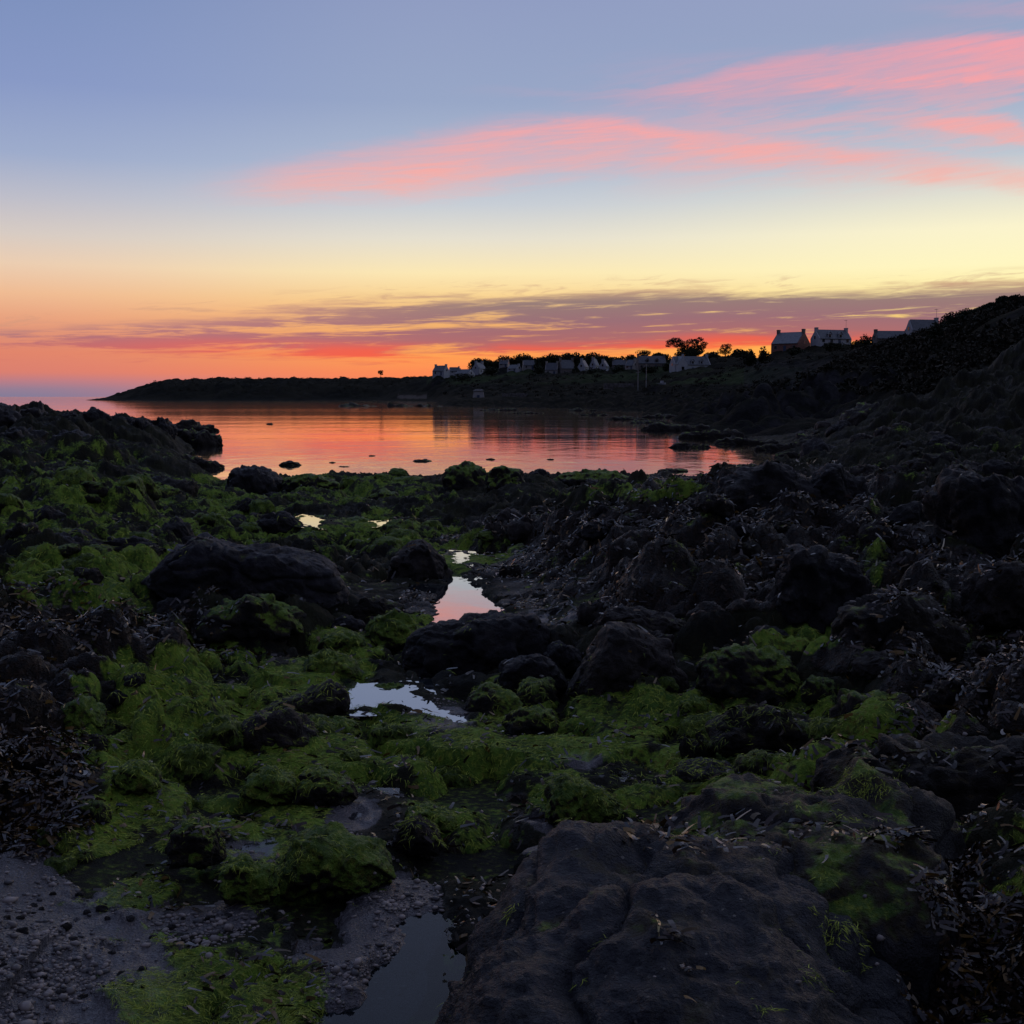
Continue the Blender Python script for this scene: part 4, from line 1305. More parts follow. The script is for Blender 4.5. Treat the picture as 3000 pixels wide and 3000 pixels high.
def scatter_stones(kind, n, x0, x1, y0, y1, wmin, wmax, fn=None):
    """w in photograph pixels"""
    nm, lab, cat, grp = loose[kind]
    k = 0
    tries = 0
    while k < n and tries < n * 20:
        tries += 1
        px, py = rnd.uniform(x0, x1), rnd.uniform(y0, y1)
        X, Y, z = hit(px, py)
        if z < 0.02 or Y > 60:
            continue
        a, w, s = zones(np.array([X]), np.array([Y]), np.array([z]))
        if kind == 'green' and a[0] < 0.4:
            continue
        if kind == 'dark' and (a[0] > 0.75 or s[0] > .5):
            continue
        if kind == 'grey' and s[0] < 0.4:
            continue
        if any(poly_sd(np.array([X]), np.array([Y]), P)[0] > -0.30 for _, _, P in PW if _ != 'film'):
            continue
        me, V, F = protos[kind][rnd.randrange(7)]
        W = rnd.uniform(wmin, wmax) / FOC * Y
        hz = float(shore_h(np.array([X]), np.array([Y]))[0])
        o = obj(nm, me, None, (X, Y, hz - 0.06 * W), (rnd.uniform(-.15, .15), rnd.uniform(-.15, .15), rnd.uniform(0, 6.28)))
        o.scale = (W, W, W * rnd.uniform(.8, 1.3))
        tag(o, lab, cat, grp)
        LOOSE_OUT.append((o, kind, px, py, W / Y))
        k += 1
        Rm = np.array(o.rotation_euler.to_matrix())
        Vw = (V * np.array(o.scale)) @ Rm.T + np.array(o.location)
        ROCKS.append((Vw, F, o))


scatter_stones('green', 46, 120, 2500, 1850, 2500, 60, 150)
scatter_stones('green', 60, 0, 1450, 1400, 1800, 40, 120)
scatter_stones('dark', 50, 0, 2200, 1400, 1700, 30, 110)
scatter_stones('dark', 40, 1400, 3000, 1420, 2300, 40, 130)
scatter_stones('dark', 16, 0, 700, 1750, 2400, 40, 110)
scatter_stones('dark', 50, 2200, 3000, 1250, 1420, 30, 120)
scatter_stones('grey', 36, 0, 1300, 2500, 2980, 14, 36)

label_loose()

# ================================================================== weed, algae and pebbles lying over ground and rocks
rng = np.random.default_rng(5)
allV, allF, off = [], [], 0
for V, F, o in ROCKS:
    allV.append(V)
    allF.append(F + off)
    off += len(V)
allV = np.concatenate(allV)
allF = np.concatenate(allF)
bvh = bvh_of(allV, allF)


def surface(X, Y):
    """top of ground or rock under each point, its normal and whether it is rock"""
    Z = shore_h(X, Y)
    e = 0.012 * np.clip(Y / 4, 1, 10)
    hx = shore_h(X + e, Y)
    hy = shore_h(X, Y + e)
    N = np.stack([-(hx - Z) / e, -(hy - Z) / e, np.ones_like(Z)], 1)
    N /= np.linalg.norm(N, axis=1, keepdims=True)
    isr = np.zeros(len(X), bool)
    rc = bvh.ray_cast
    dn = Vector((0, 0, -1))
    for i in range(len(X)):
        r_ = rc(Vector((X[i], Y[i], 6.0)), dn)
        if r_[0] is not None and r_[0].z > Z[i]:
            Z[i] = r_[0].z
            n = r_[1]
            if n.z < 0:
                n = -n
            N[i] = n
            isr[i] = True
    return Z, N, isr


def samples(n, y0, y1, p0=-150, p1=3150):
    """points on the shore, spread evenly as steps of distance"""
    px = rng.uniform(p0, p1, n)
    # even in projected rows
    inv = rng.uniform(1 / y1, 1 / y0, n)
    Y = 1 / inv
    X = (px - 1500) / (FOC * cp) * Y
    return X, Y


def ribbons(X, Y, Z, N, L, W, dirang, lift, curl, seg=3, taper=0.3):
    """strip leaves lying along the surface"""
    n = len(X)
    T = np.stack([np.cos(dirang), np.sin(dirang), np.zeros(n)], 1)
    T = T - N * (T * N).sum(1, keepdims=True)
    T /= np.linalg.norm(T, axis=1, keepdims=True) + 1e-9
    S = np.cross(N, T)
    roll = rng.normal(0, 0.5, n)[:, None]
    S2 = S * np.cos(roll) + N * np.sin(roll)
    P0 = np.stack([X, Y, Z], 1)
    rows = []
    for k in range(seg + 1):
        t = k / seg
        c = P0 + T * (L * t)[:, None] + N * (lift * np.sin(t * math.pi * 0.75) + 0.004)[:, None] + S * (curl * t * t)[:, None]
        w = W * (1 - (1 - taper) * t) * (0.55 + 0.45 * math.sin(min(1, t * 1.5 + 0.25) * math.pi / 1.2))
        rows.append(c - S2 * (w / 2)[:, None])
        rows.append(c + S2 * (w / 2)[:, None])
    V = np.stack(rows, 1)              # n, 2(seg+1), 3
    m_ = 2 * (seg + 1)
    f = np.array([[2 * k, 2 * k + 1, 2 * k + 3, 2 * k + 2] for k in range(seg)])
    F = (np.arange(n) * m_)[:, None, None] + f[None]
    return V.reshape(-1, 3), F.reshape(-1, 4)


def under_water(X, Y, Z):
    bad = Z < 0.03
    for k, z, P in PW:
        sel = np.abs(Z - z) < 0.08
        if sel.any():
            idx = np.where(sel)[0]
            sd = poly_sd(X[idx], Y[idx], P)
            bad[idx[sd > -0.01]] = True
    return bad


# green algae hair
X, Y = samples(400000, 2.2, 34)
a, w, s = zones(X, Y, base_h(X, Y))
keep = rng.random(len(X)) < np.clip((a - 0.30) * 2.2, 0, 1)
X, Y = X[keep], Y[keep]
Z, N, isr = surface(X, Y)
a, w, s = zones(X, Y, Z)
ok = (a > 0.36) & (isr | (rng.random(len(X)) < .25 + .75 * gap_shade_mask(X, Y)) | (Y > 16)) & ~under_water(X, Y, Z) & (N[:, 2] > 0.15)
ok &= ~(isr & (rng.random(len(X)) < 0.35) & (a < 0.7))
X, Y, Z, N = X[ok], Y[ok], Z[ok], N[ok]
down = np.arctan2(N[:, 1], N[:, 0])
flow = fbm2(X * 1.5, Y * 1.5, 3, 55) * 5
slope = np.hypot(N[:, 0], N[:, 1])
ang = np.where(slope > 0.12, down + rng.normal(0, 0.45, len(X)), flow + rng.normal(0, 0.6, len(X)))
sz = np.clip(Y / 5, 0.7, 4.0)
V, F = ribbons(X, Y, Z, N, rng.uniform(.012, .042, len(X)) * sz, rng.uniform(.0018, .0045, len(X)) * sz, ang, rng.uniform(.001, .006, len(X)) * sz, rng.normal(0, .008, len(X)) * sz, 3, 0.25)
tag(obj('green_algae', mesh_np('green_algae', V, F, M['strand'], False)), 'combed bright green algae over the stones and ground', 'algae', kind='stuff')
print('algae', len(X))

# brown glossy wrack
X, Y = samples(330000, 2.0, 34)
a, w, s = zones(X, Y, base_h(X, Y))
p = np.clip((w - 0.25) * 1.6, 0, 1) * np.clip(1.4 - a, .1, 1) * np.clip(.55 + 2.2 * fbm2(X * 1.6, Y * 1.6, 4, 19), .06, 1) + 0.05 * (s < .4)
keep = rng.random(len(X)) < p
X, Y = X[keep], Y[keep]
Z, N, isr = surface(X, Y)
a, w, s = zones(X, Y, Z)
px, py = project(X, Y, Z)
onbig = isr & (Y < 4.3) & (w < 0.3)
named = isr & (w < 0.75) & (Y > 4.3) & (rng.random(len(X)) < 0.8)
ok = ~under_water(X, Y, Z) & ~onbig & ~named & (N[:, 2] > 0.1)
X, Y, Z, N = X[ok], Y[ok], Z[ok], N[ok]
sz = np.clip((Y / 5) ** .45, 0.6, 1.6)
n = len(X)
Nj = N + rng.normal(0, 0.20, (n, 3))
Nj[:, 2] = np.abs(Nj[:, 2]) + 0.15
Nj /= np.linalg.norm(Nj, axis=1, keepdims=True)
V, F = ribbons(X, Y, Z + rng.uniform(0, .02, n) * sz, Nj, np.clip(rng.gamma(3, .012, n), .01, .065) * sz, rng.uniform(.008, .022, n) * sz, fbm2(X * 2, Y * 2, 3, 12) * 6 + rng.normal(0, .9, n), rng.uniform(.000, .006, n) * sz, rng.normal(0, .012, n) * sz, 3, 0.75)
half = rng.random(n) < 0.2
Vr = V.reshape(n, -1, 3)
Fq = np.array([[2 * k, 2 * k + 1, 2 * k + 3, 2 * k + 2] for k in range(3)])
for nm, sel, mt, lab in (('brown_seaweed', ~half, 'frond', 'glossy dark brown wrack heaped over the rocks'), ('olive_seaweed', half, 'frond_olive', 'olive orange fronds mixed through the wrack and algae')):
    Vk = Vr[sel]
    Fk = ((np.arange(len(Vk)) * 8)[:, None, None] + Fq[None]).reshape(-1, 4)
    tag(obj(nm, mesh_np(nm, Vk.reshape(-1, 3), Fk, M[mt], False)), lab, 'seaweed', kind='stuff')
print('wrack', n)

# pebbles and shell grit
X, Y = samples(150000, 2.1, 9)
a, w, s = zones(X, Y, base_h(X, Y))
px, py = project(X, Y, base_h(X, Y))
dens = np.where(s > .5, 0.55, np.where(s > .3, .25, .03)) * np.clip(0.45 + fbm2(X * 3, Y * 3, 3, 66) * 2.0, 0.03, 1)
keep = rng.random(len(X)) < dens
X, Y = X[keep], Y[keep]
Z, N, isr = surface(X, Y)
bad = under_water(X, Y, Z) & (rng.random(len(X)) < 0.93)
ok = ~bad & ~(isr & (rng.random(len(X)) < .9))
X, Y, Z, N = X[ok], Y[ok], Z[ok], N[ok]
n = len(X)
ico = []
phi_ = (1 + 5 ** .5) / 2
iv = np.array([(-1, phi_, 0), (1, phi_, 0), (-1, -phi_, 0), (1, -phi_, 0), (0, -1, phi_), (0, 1, phi_), (0, -1, -phi_), (0, 1, -phi_), (phi_, 0, -1), (phi_, 0, 1), (-phi_, 0, -1), (-phi_, 0, 1)]) / 1.9
iF = np.array([(0, 11, 5), (0, 5, 1), (0, 1, 7), (0, 7, 10), (0, 10, 11), (1, 5, 9), (5, 11, 4), (11, 10, 2), (10, 7, 6), (7, 1, 8), (3, 9, 4), (3, 4, 2), (3, 2, 6), (3, 6, 8), (3, 8, 9), (4, 9, 5), (2, 4, 11), (6, 2, 10), (8, 6, 7), (9, 8, 1)])
r_ = rng.gamma(1.8, 0.0024, n) + 0.0022
r_ = np.clip(r_, .0025, .02)
sc3 = np.stack([r_ * rng.uniform(.8, 1.5, n), r_ * rng.uniform(.6, 1.1, n), r_ * rng.uniform(.35, .75, n)], 1)
th = rng.uniform(0, 6.28, n)
P = iv[None] * sc3[:, None, :] * (1 + rng.normal(0, .12, (n, 12, 1)))
c_, s_ = np.cos(th)[:, None], np.sin(th)[:, None]
P = np.stack([P[..., 0] * c_ - P[..., 1] * s_, P[..., 0] * s_ + P[..., 1] * c_, P[..., 2]], -1) + np.stack([X, Y, Z + r_ * .2], 1)[:, None, :]
F = (np.arange(n) * 12)[:, None, None] + iF[None]
tag(obj('gravel', mesh_np('gravel', P.reshape(-1, 3), F.reshape(-1, 3), M['pebble'], True)), 'shingle and shell grit over the wet sand', 'gravel', kind='stuff')
print('pebbles', n)


# ================================================================== village
def house_at(px0, px1, ptop, pbase, Y, wall='white', roof='slate', rot=0.0, gable='side', chim=(1, 1), label='', dorm=0, depthr=0.62, wing=False, group='cottages of the village', antenna=False, name='cottage', chim_mat=None, roof_share=0.5):
    """width seen from px0 to px1; ridge along local x. rot turns the house about z."""
    xc, _, zb = at((px0 + px1) / 2, pbase, Y)
    zb -= 0.3
    ztop = at((px0 + px1) / 2, ptop, Y)[2]
    Wt = (px1 - px0) / FOC * Y
    Ht = ztop - zb
    c_, s_ = abs(math.cos(rot)), abs(math.sin(rot))
    L = Wt / (c_ + depthr * s_)
    D = L * depthr
    if chim[0] or chim[1]:
        Hc = Ht * 0.86
    else:
        Hc = Ht
    hw = Hc * (1 - roof_share)
    hr = Hc - hw
    root = bpy.data.objects.new(name, None)
    root.location = (xc, Y, zb)
    root.rotation_euler = (0, 0, rot)
    COL.objects.link(root)
    tag(root, label, 'house', group)
    PADS.append((xc, Y, zb + 0.25, max(L, D) * 0.75))
    l, dd = L / 2, D / 2
    w = PB()
    # walls with gables as one pentagon prism
    base = [(-l, -dd, -1.5), (-l, dd, -1.5), (-l, dd, hw), (-l, 0, hw + hr - .05), (-l, -dd, hw)]
    top = [(l, y, z) for _, y, z in base]
    w.prism(base, top)
    w.build('wall', M[wall], root)
    r_ = PB()
    ov, th_ = 0.25, 0.16
    for sgn in (-1, 1):
        y1 = sgn * (dd + ov)
        z1 = hw - hr / dd * ov
        a = [(-l + .35, 0, hw + hr), (l - .35, 0, hw + hr), (l - .35, y1, z1), (-l + .35, y1, z1)]
        b_ = [(x, y, z + th_) for x, y, z in a]
        r_.prism(a if sgn < 0 else a[::-1], b_ if sgn < 0 else b_[::-1])
    ro = r_.build('roof', M[roof], root)
    for k, sx in ((0, -1), (1, 1)):
        if chim[k]:
            c = PB()
            cw, cd = .38, .6
            x_ = sx * (l - .42)
            c.box(x_ - cw, x_ + cw, -cd, cd, hw + hr - .6, Ht)
            c.box(x_ - cw - .08, x_ + cw + .08, -cd - .08, cd + .08, Ht - .25, Ht - .12)
            co = c.build('chimney', M[chim_mat or wall], ro)
            for q in (-.3, .3):
                pz = PB()
                pz.prism([(x_ + .14 * math.cos(t), q + .14 * math.sin(t), Ht) for t in np.linspace(0, 5.24, 6)], [(x_ + .11 * math.cos(t), q + .11 * math.sin(t), Ht + .4) for t in np.linspace(0, 5.24, 6)])
    # windows and door on the long face toward the bay, windows on the gables
    nw = max(2, int(L / 2.8))
    face = -1
    for i in range(nw):
        x_ = -l + L * (i + .5) / nw
        isdoor = i == nw // 2
        z0, z1 = (0.05, 2.1) if isdoor else (0.95, 2.15)
        if z1 > hw - .1:
            z1 = hw - .1
        p_ = PB()
        p_.box(x_ - .5, x_ + .5, -dd - .04, -dd + .1, z0, z1)
        if isdoor:
            p_.build('door', M['wood'], root)
        else:
            fr = p_.build('window', M['cream'], root)
            q_ = PB()
            q_.box(x_ - .42, x_ - .03, -dd - .07, -dd - .045, z0 + .08, z1 - .08)
            q_.box(x_ + .03, x_ + .42, -dd - .07, -dd - .045, z0 + .08, z1 - .08)
            q_.build('pane', M['pane'], fr)
    for sx in (-1, 1):
        p_ = PB()
        xa = sx * l
        p_.box(min(xa - .05, xa + .05), max(xa - .05, xa + .05), -.45, .45, min(hw * .9, 2.7), min(hw * .9, 2.7) + 1.1)
        fr = p_.build('window', M['cream'], root)
        q_ = PB()
        xa2 = sx * (l + .065)
        q_.box(xa2 - .012, xa2 + .012, -.36, .36, min(hw * .9, 2.7) + .1, min(hw * .9, 2.7) + 1.0)
        q_.build('pane', M['pane'], fr)
    for i in range(dorm):
        x_ = -l + L * (i + 1) / (dorm + 1)
        p_ = PB()
        bz = hw + hr * .12
        p_.prism([(x_ - .7, -dd * .92, bz - .4), (x_ + .7, -dd * .92, bz - .4), (x_ + .7, -dd * .92, bz + 1.0), (x_, -dd * .92, bz + 1.7), (x_ - .7, -dd * .92, bz + 1.0)],
                 [(x_ - .7, -dd * .1, bz - .4), (x_ + .7, -dd * .1, bz - .4), (x_ + .7, -dd * .1, bz + 1.0), (x_, -dd * .1, bz + 1.7), (x_ - .7, -dd * .1, bz + 1.0)])
        do = p_.build('dormer', M[wall], root)
        q_ = PB()
        q_.box(x_ - .4, x_ + .4, -dd * .92 - .04, -dd * .92 - .01, bz + .05, bz + .95)
        q_.build('pane', M['pane'], do)
        for sg in (-1, 1):
            q_ = PB()
            q_.prism([(x_, -dd * .98, bz + 1.72), (x_ + sg * .85, -dd * .98, bz + .86), (x_ + sg * .85, -dd * .98, bz + 1.0), (x_, -dd * .98, bz + 1.86)][::sg],
                     [(x_, -dd * .1, bz + 1.72), (x_ + sg * .85, -dd * .1, bz + .86), (x_ + sg * .85, -dd * .1, bz + 1.0), (x_, -dd * .1, bz + 1.86)][::sg])
            q_.build('dormer_roof', M[roof], do)
    if wing:
        # gabled cross wing at the left end, facing the bay
        wl = L * .26
        xw = -l + wl * .55
        p_ = PB()
        f0 = -dd - D * .45
        hh = hw + hr * .92
        p_.prism([(xw - wl / 2, f0, -1.5), (xw + wl / 2, f0, -1.5), (xw + wl / 2, f0, hw), (xw, f0, hh), (xw - wl / 2, f0, hw)],
                 [(xw - wl / 2, 0, -1.5), (xw + wl / 2, 0, -1.5), (xw + wl / 2, 0, hw), (xw, 0, hh), (xw - wl / 2, 0, hw)])
        wo_ = p_.build('cross_wing', M[wall], root)
        for sg in (-1, 1):
            q_ = PB()
            q_.prism([(xw, f0 + .3, hh + .02), (xw + sg * (wl / 2 + .2), f0 + .3, hw - .2), (xw + sg * (wl / 2 + .2), f0 + .3, hw - .02), (xw, f0 + .3, hh + .2)][::sg],
                     [(xw, 0, hh + .02), (xw + sg * (wl / 2 + .2), 0, hw - .2), (xw + sg * (wl / 2 + .2), 0, hw - .02), (xw, 0, hh + .2)][::sg])
            q_.build('wing_roof', M[roof], wo_)
        q_ = PB()
        q_.box(xw - .55, xw + .55, f0 - .05, f0 - .01, 1.0, 2.3)
        q_.build('window', M['pane'], wo_)
        q_ = PB()
        q_.box(xw - .35, xw + .35, f0 + .1, f0 + .8, hh - .5, hh + 1.0)
        q_.build('chimney', M[wall], wo_)
    if antenna:
        q_ = PB()
        x_ = l - .4
        q_.box(x_ - .03, x_ + .03, -.03, .03, Ht - .5, Ht + 2.6)
        for k in range(4):
            q_.box(x_ - .5 + .0, x_ + .5, -.02 + k * .18, .02 + k * .18, Ht + 2.4, Ht + 2.44)
        q_.box(x_ - .02, x_ + .02, -.1, .7, Ht + 2.36, Ht + 2.40)
        q_.build('antenna', M['metal'], ro)
    return root


H = house_at
H(1267, 1317, 1067, 1099, 640, rot=R(-35), label='white cottage at the far left end of the village on the headland', chim=(1, 1))
H(1315, 1348, 1073, 1096, 650, rot=R(10), label='small low white house second from the left of the village', chim=(0, 1))
H(1334, 1391, 1078, 1108, 615, rot=R(-40), label='white house standing lowest at the left end of the village', chim=(1, 0), roof_share=.45)
H(1383, 1424, 1058, 1094, 640, rot=R(62), label='white gable fronted house up the slope from the lowest left one', chim=(1, 1))
H(1462, 1493, 1053, 1074, 640, rot=R(-20), label='half hidden grey roofed house under the left clump of trees', wall='cream')
H(1486, 1529, 1066, 1088, 610, rot=R(-42), label='small white gabled house just below the left clump of trees', chim=(0, 1))
H(1530, 1569, 1056, 1082, 610, rot=R(8), label='grey long walled house at the right end of the left tree clump', wall='cream', chim=(0, 0))
H(1596, 1638, 1058, 1099, 570, rot=R(-15), label='dark roofed house with pale lower wall left in the middle of the village', wall='cream')
H(1634, 1684, 1048, 1099, 570, rot=R(20), label='tall dark stone house in the middle of the village', wall='stonewall')
H(1692, 1725, 1050, 1090, 560, rot=R(66), label='steep white gable on the left of the bright pair', chim=(1, 0), depthr=.7)
H(1727, 1756, 1046, 1086, 580, rot=R(60), label='narrow white gable behind and between the bright pair', chim=(1, 0), depthr=.8)
H(1755, 1785, 1052, 1086, 550, rot=R(68), label='steep white gable on the right of the bright pair', chim=(1, 0), depthr=.7)
H(1792, 1838, 1050, 1081, 560, rot=R(-12), label='dark slate roofed stone house right of the bright pair', wall='stonewall')
H(1832, 1868, 1050, 1083, 530, rot=R(-48), label='pale gabled house left of the long dark roof', wall='cream', chim=(0, 1))
H(1864, 1950, 1037, 1082, 520, rot=R(6), label='long dark roofed stone house left of the big tree cottage', wall='stonewall', chim=(1, 1), dorm=2, depthr=.4)
H(1962, 2080, 1037, 1090, 480, rot=R(14), label='long white cottage with a gabled wing below the big tree', chim=(0, 1), wing=True, dorm=3, depthr=.42)
H(2260, 2372, 965, 1030, 390, rot=R(-42), label='reddish walled house with pale slate roof on the skyline', wall='brickwall', roof='slate_pale', chim_mat='stonewall', group=None, depthr=.8, roof_share=.55)
H(2376, 2492, 960, 1010, 385, rot=R(18), label='white walled skyline house with dormers and a white right gable', chim=(1, 1), dorm=2, group=None, antenna=True, depthr=.45, roof_share=.55)
H(2558, 2662, 965, 1002, 370, rot=R(5), label='dark roofed skyline house with a chimney at its left end', wall='stonewall', group=None, depthr=.4, chim=(1, 1), roof_share=.6)
H(2655, 2752, 930, 982, 350, rot=R(12), label='highest skyline house with a white right chimney half behind the hill', wall='white', group=None, depthr=.4, chim=(0, 1), antenna=True, roof_share=.62)

# small roofless stone hut by the shore
X0, Y0, Z0 = at(1402, 1172, 400)
hut = bpy.data.objects.new('stone_hut', None)
hut.location = (X0, Y0, Z0)
COL.objects.link(hut)
tag(hut, 'small pale stone hut standing alone low on the far shore', 'hut')
PADS.append((X0, Y0, Z0 + .1, 5))
p_ = PB()
w2, w1 = 2.2, 1.6
p_.prism([(-w2, -1.8, -1), (w2, -1.8, -1), (w2, 1.8, -1), (-w2, 1.8, -1)], [(-w1, -1.3, 3.0), (w1, -1.3, 3.0), (w1, 1.3, 3.0), (-w1, 1.3, 3.0)])
p_.build('wall', M['cream'], hut)
p_ = PB()
p_.prism([(-w1 - .25, -1.6, 3.0), (w1 + .25, -1.6, 3.0), (w1 + .25, 1.6, 3.0), (-w1 - .25, 1.6, 3.0)], [(-w1 + .4, -.3, 3.7), (w1 - .4, -.3, 3.7), (w1 - .4, .3, 3.7), (-w1 + .4, .3, 3.7)])
p_.build('roof', M['drystone'], hut)
p_ = PB()
p_.box(-.4, .4, -1.95, -1.6, 0, 1.7)
p_.build('door', M['wood'], hut)

# sea wall and little boats by the slip
def low_wall(px0, px1, pt0, pb0, Y, label, mat='drystone'):
    xa, _, zb = at(px0, pb0, Y)
    xb = at(px1, pb0, Y)[0]
    zt = at(px0, pt0, Y)[2]
    nseg = 24
    V, F = [], []
    p_ = PB()
    r2 = random.Random(int(px0))
    for i in range(nseg):
        x0_, x1_ = (xb - xa) * i / nseg, (xb - xa) * (i + 1) / nseg - .02
        for q in range(3):
            h0, h1 = (zt - zb) * q / 3, (zt - zb) * (q + 1) / 3 - .03
            s0 = r2.uniform(-.1, .1)
            p_.prism([(x0_ + s0, -.35 + r2.uniform(-.08, .08), h0 - (1.2 if q == 0 else 0)), (x1_ + s0, -.35, h0 - (1.2 if q == 0 else 0)), (x1_ + s0, .35, h0 - (1.2 if q == 0 else 0)), (x0_ + s0, .35, h0 - (1.2 if q == 0 else 0))],
                     [(x0_ + s0, -.3, h1 + r2.uniform(-.05, .1)), (x1_ + s0, -.3, h1), (x1_ + s0, .3, h1), (x0_ + s0, .3, h1)])
    o = p_.build('stone_wall', M[mat], None, (xa, Y, zb))
    PADS.append(((xa + xb) / 2, Y, zb + .05, (xb - xa) * .7))
    return tag(o, label, 'wall')


low_wall(1768, 1856, 1123, 1141, 340, 'pale stone sea wall on the shore below the village')
low_wall(1470, 1545, 1152, 1160, 360, 'thin pale wall low on the far shore right of the hut')


def boat(px, py, Y, L, rz, label):
    x, _, z = at(px, py, Y)
    root = bpy.data.objects.new('small_boat', None)
    root.location = (x, Y, z)
    root.rotation_euler = (0, R(4), rz)
    COL.objects.link(root)
    tag(root, label, 'boat')
    PADS.append((x, Y, z, 4))
    ns, nr = 17, 7
    V = []
    for i in range(ns):
        t = i / (ns - 1)
        hw = L * .17 * (math.sin(min(1, t * 1.25 + .12) * math.pi / 2) if t < .7 else math.cos((t - .7) / .3 * math.pi / 2) * .98 + .01)
        sh = .75 + .35 * t * t
        for j in range(nr):
            a = -math.pi / 2 + math.pi * j / (nr - 1)
            V.append((L * (t - .5), hw * math.sin(a), sh * (1 - math.cos(a)) if False else sh * abs(math.sin(a)) ** 1.6))
    F = grid_faces(ns, nr)
    obj('hull', mesh_np('hull', V, F, M['white']), root)
    p_ = PB()
    for t in (.3, .55):
        p_.box(L * (t - .5) - .12, L * (t - .5) + .12, -L * .15, L * .15, .45, .5)
    p_.build('thwart', M['wood'], root)
    p_ = PB()
    p_.box(L * .05, L * .22, -.5, .5, .5, 1.5)
    p_.build('cabin', M['white'], root)


boat(1934, 1131, 330, 3.4, R(20), 'small white boat drawn up on the shore below the big tree cottage')


def mast(px, ptop, pbase, Y, label, arm=False):
    x, _, z = at(px, pbase, Y)
    zt = at(px, ptop, Y)[2]
    root = bpy.data.objects.new('wooden_pole', None)
    root.location = (x, Y, z)
    COL.objects.link(root)
    tag(root, label, 'pole')
    hh = zt - z
    p_ = PB()
    n = 10
    p_.prism([(.14 * math.cos(k * 2 * math.pi / n), .14 * math.sin(k * 2 * math.pi / n), -1) for k in range(n)], [(.09 * math.cos(k * 2 * math.pi / n), .09 * math.sin(k * 2 * math.pi / n), hh) for k in range(n)])
    p_.build('pole', M['metal'], root)
    p_ = PB()
    p_.box(-.6, .6, -.05, .05, hh - .7, hh - .58)
    for k in (-.5, 0, .5):
        p_.box(k - .04, k + .04, -.04, .04, hh - .58, hh - .38)
    p_.build('crossarm', M['metal'], root)


mast(1869, 1084, 1133, 335, 'shorter slim pole on the shore beside the sea wall')
mast(1893, 1066, 1134, 335, 'taller slim pole on the shore right of the shorter one')


# ================================================================== far land mesh
cols2 = np.concatenate([np.linspace(-2500, -160, 60, endpoint=False), np.linspace(-160, 3160, 900), np.linspace(3170, 5000, 60)])
Xl, Yl = fan(58, 1400, 620, cols2)
Hl = land_h(Xl.ravel(), Yl.ravel())
blend = np.clip((Yl.ravel() - 58) / 7, 0, 1)
Hs = shore_h(Xl.ravel()[:], Yl.ravel()[:]) if False else None
Hl = Hl - (1 - blend) * 1.0
px, py = project(Xl.ravel(), Yl.ravel(), Hl)
Hgrid = Hl.reshape(Xl.shape)
gy = np.gradient(Hgrid, axis=0) / np.gradient(Yl, axis=0)
steep = np.clip((np.abs(gy).ravel() - 0.35) * 2.5, 0, 1)
n = fbm2(Xl.ravel() * .02, Yl.ravel() * .02, 3, 5)
field = np.clip(((px > 1250) & (px < 2350) & (py > 1075) & (py < 1125)) * (0.55 + n * 1.5), 0, 1)
cl_ = np.clip(steep * 0.8 + ((px > 2180) & (px < 2460) & (py > 1055) & (py < 1135)) * 0.5 + np.clip(0.5 - Hl, 0, 1) * .3, 0, 1)
sand_ = ((px > 1165) & (px < 1250) & (py > 1158) & (py < 1168)) * .7
me = mesh_np('hillside', np.stack([Xl.ravel(), Yl.ravel(), Hl], 1), grid_faces(*Xl.shape), M['land'])
set_zone(me, field * 1.0, cl_ * 1.0, sand_ * 1.0)
tag(obj('hillside', me), kind='structure')


def ground_z(X, Y):
    return float(land_h(np.array([float(X)]), np.array([float(Y)]))[0])


# ================================================================== trees and scrub
def leaf_cloud(blobs, n, size, rg):
    """blobs: (x,y,z,rx,ry,rz). leaf-sized quads through the volumes, thinner near edges"""
    B_ = np.array(blobs)
    vol = B_[:, 3] * B_[:, 4] * B_[:, 5]
    idx = rg.choice(len(B_), n, p=vol / vol.sum())
    d_ = rg.normal(size=(n, 3))
    d_ /= np.linalg.norm(d_, axis=1, keepdims=True)
    rr = rg.uniform(0.35, 1.08, n) ** 0.6
    P = B_[idx, :3] + d_ * rr[:, None] * B_[idx, 3:]
    a = rg.normal(size=(n, 3))
    a /= np.linalg.norm(a, axis=1, keepdims=True)
    b_ = np.cross(a, rg.normal(size=(n, 3)))
    b_ /= np.linalg.norm(b_, axis=1, keepdims=True)
    s_ = (size * rg.uniform(.5, 1.4, n))[:, None]
    V = np.stack([P - a * s_, P + b_ * s_ * .7, P + a * s_, P - b_ * s_ * .7], 1).reshape(-1, 3)
    return V, np.arange(n * 4).reshape(-1, 4)


def limb(pb, p0, p1, r0, r1, n=7):
    p0, p1 = Vector(p0), Vector(p1)
    d_ = (p1 - p0).normalized()
    u = d_.orthogonal().normalized()
    v_ = d_.cross(u)
    ring = lambda c, r_: [tuple(c + (u * math.cos(t) + v_ * math.sin(t)) * r_) for t in [2 * math.pi * k / n for k in range(n)]]
    pb.prism(ring(p0, r0), ring(p1, r1))


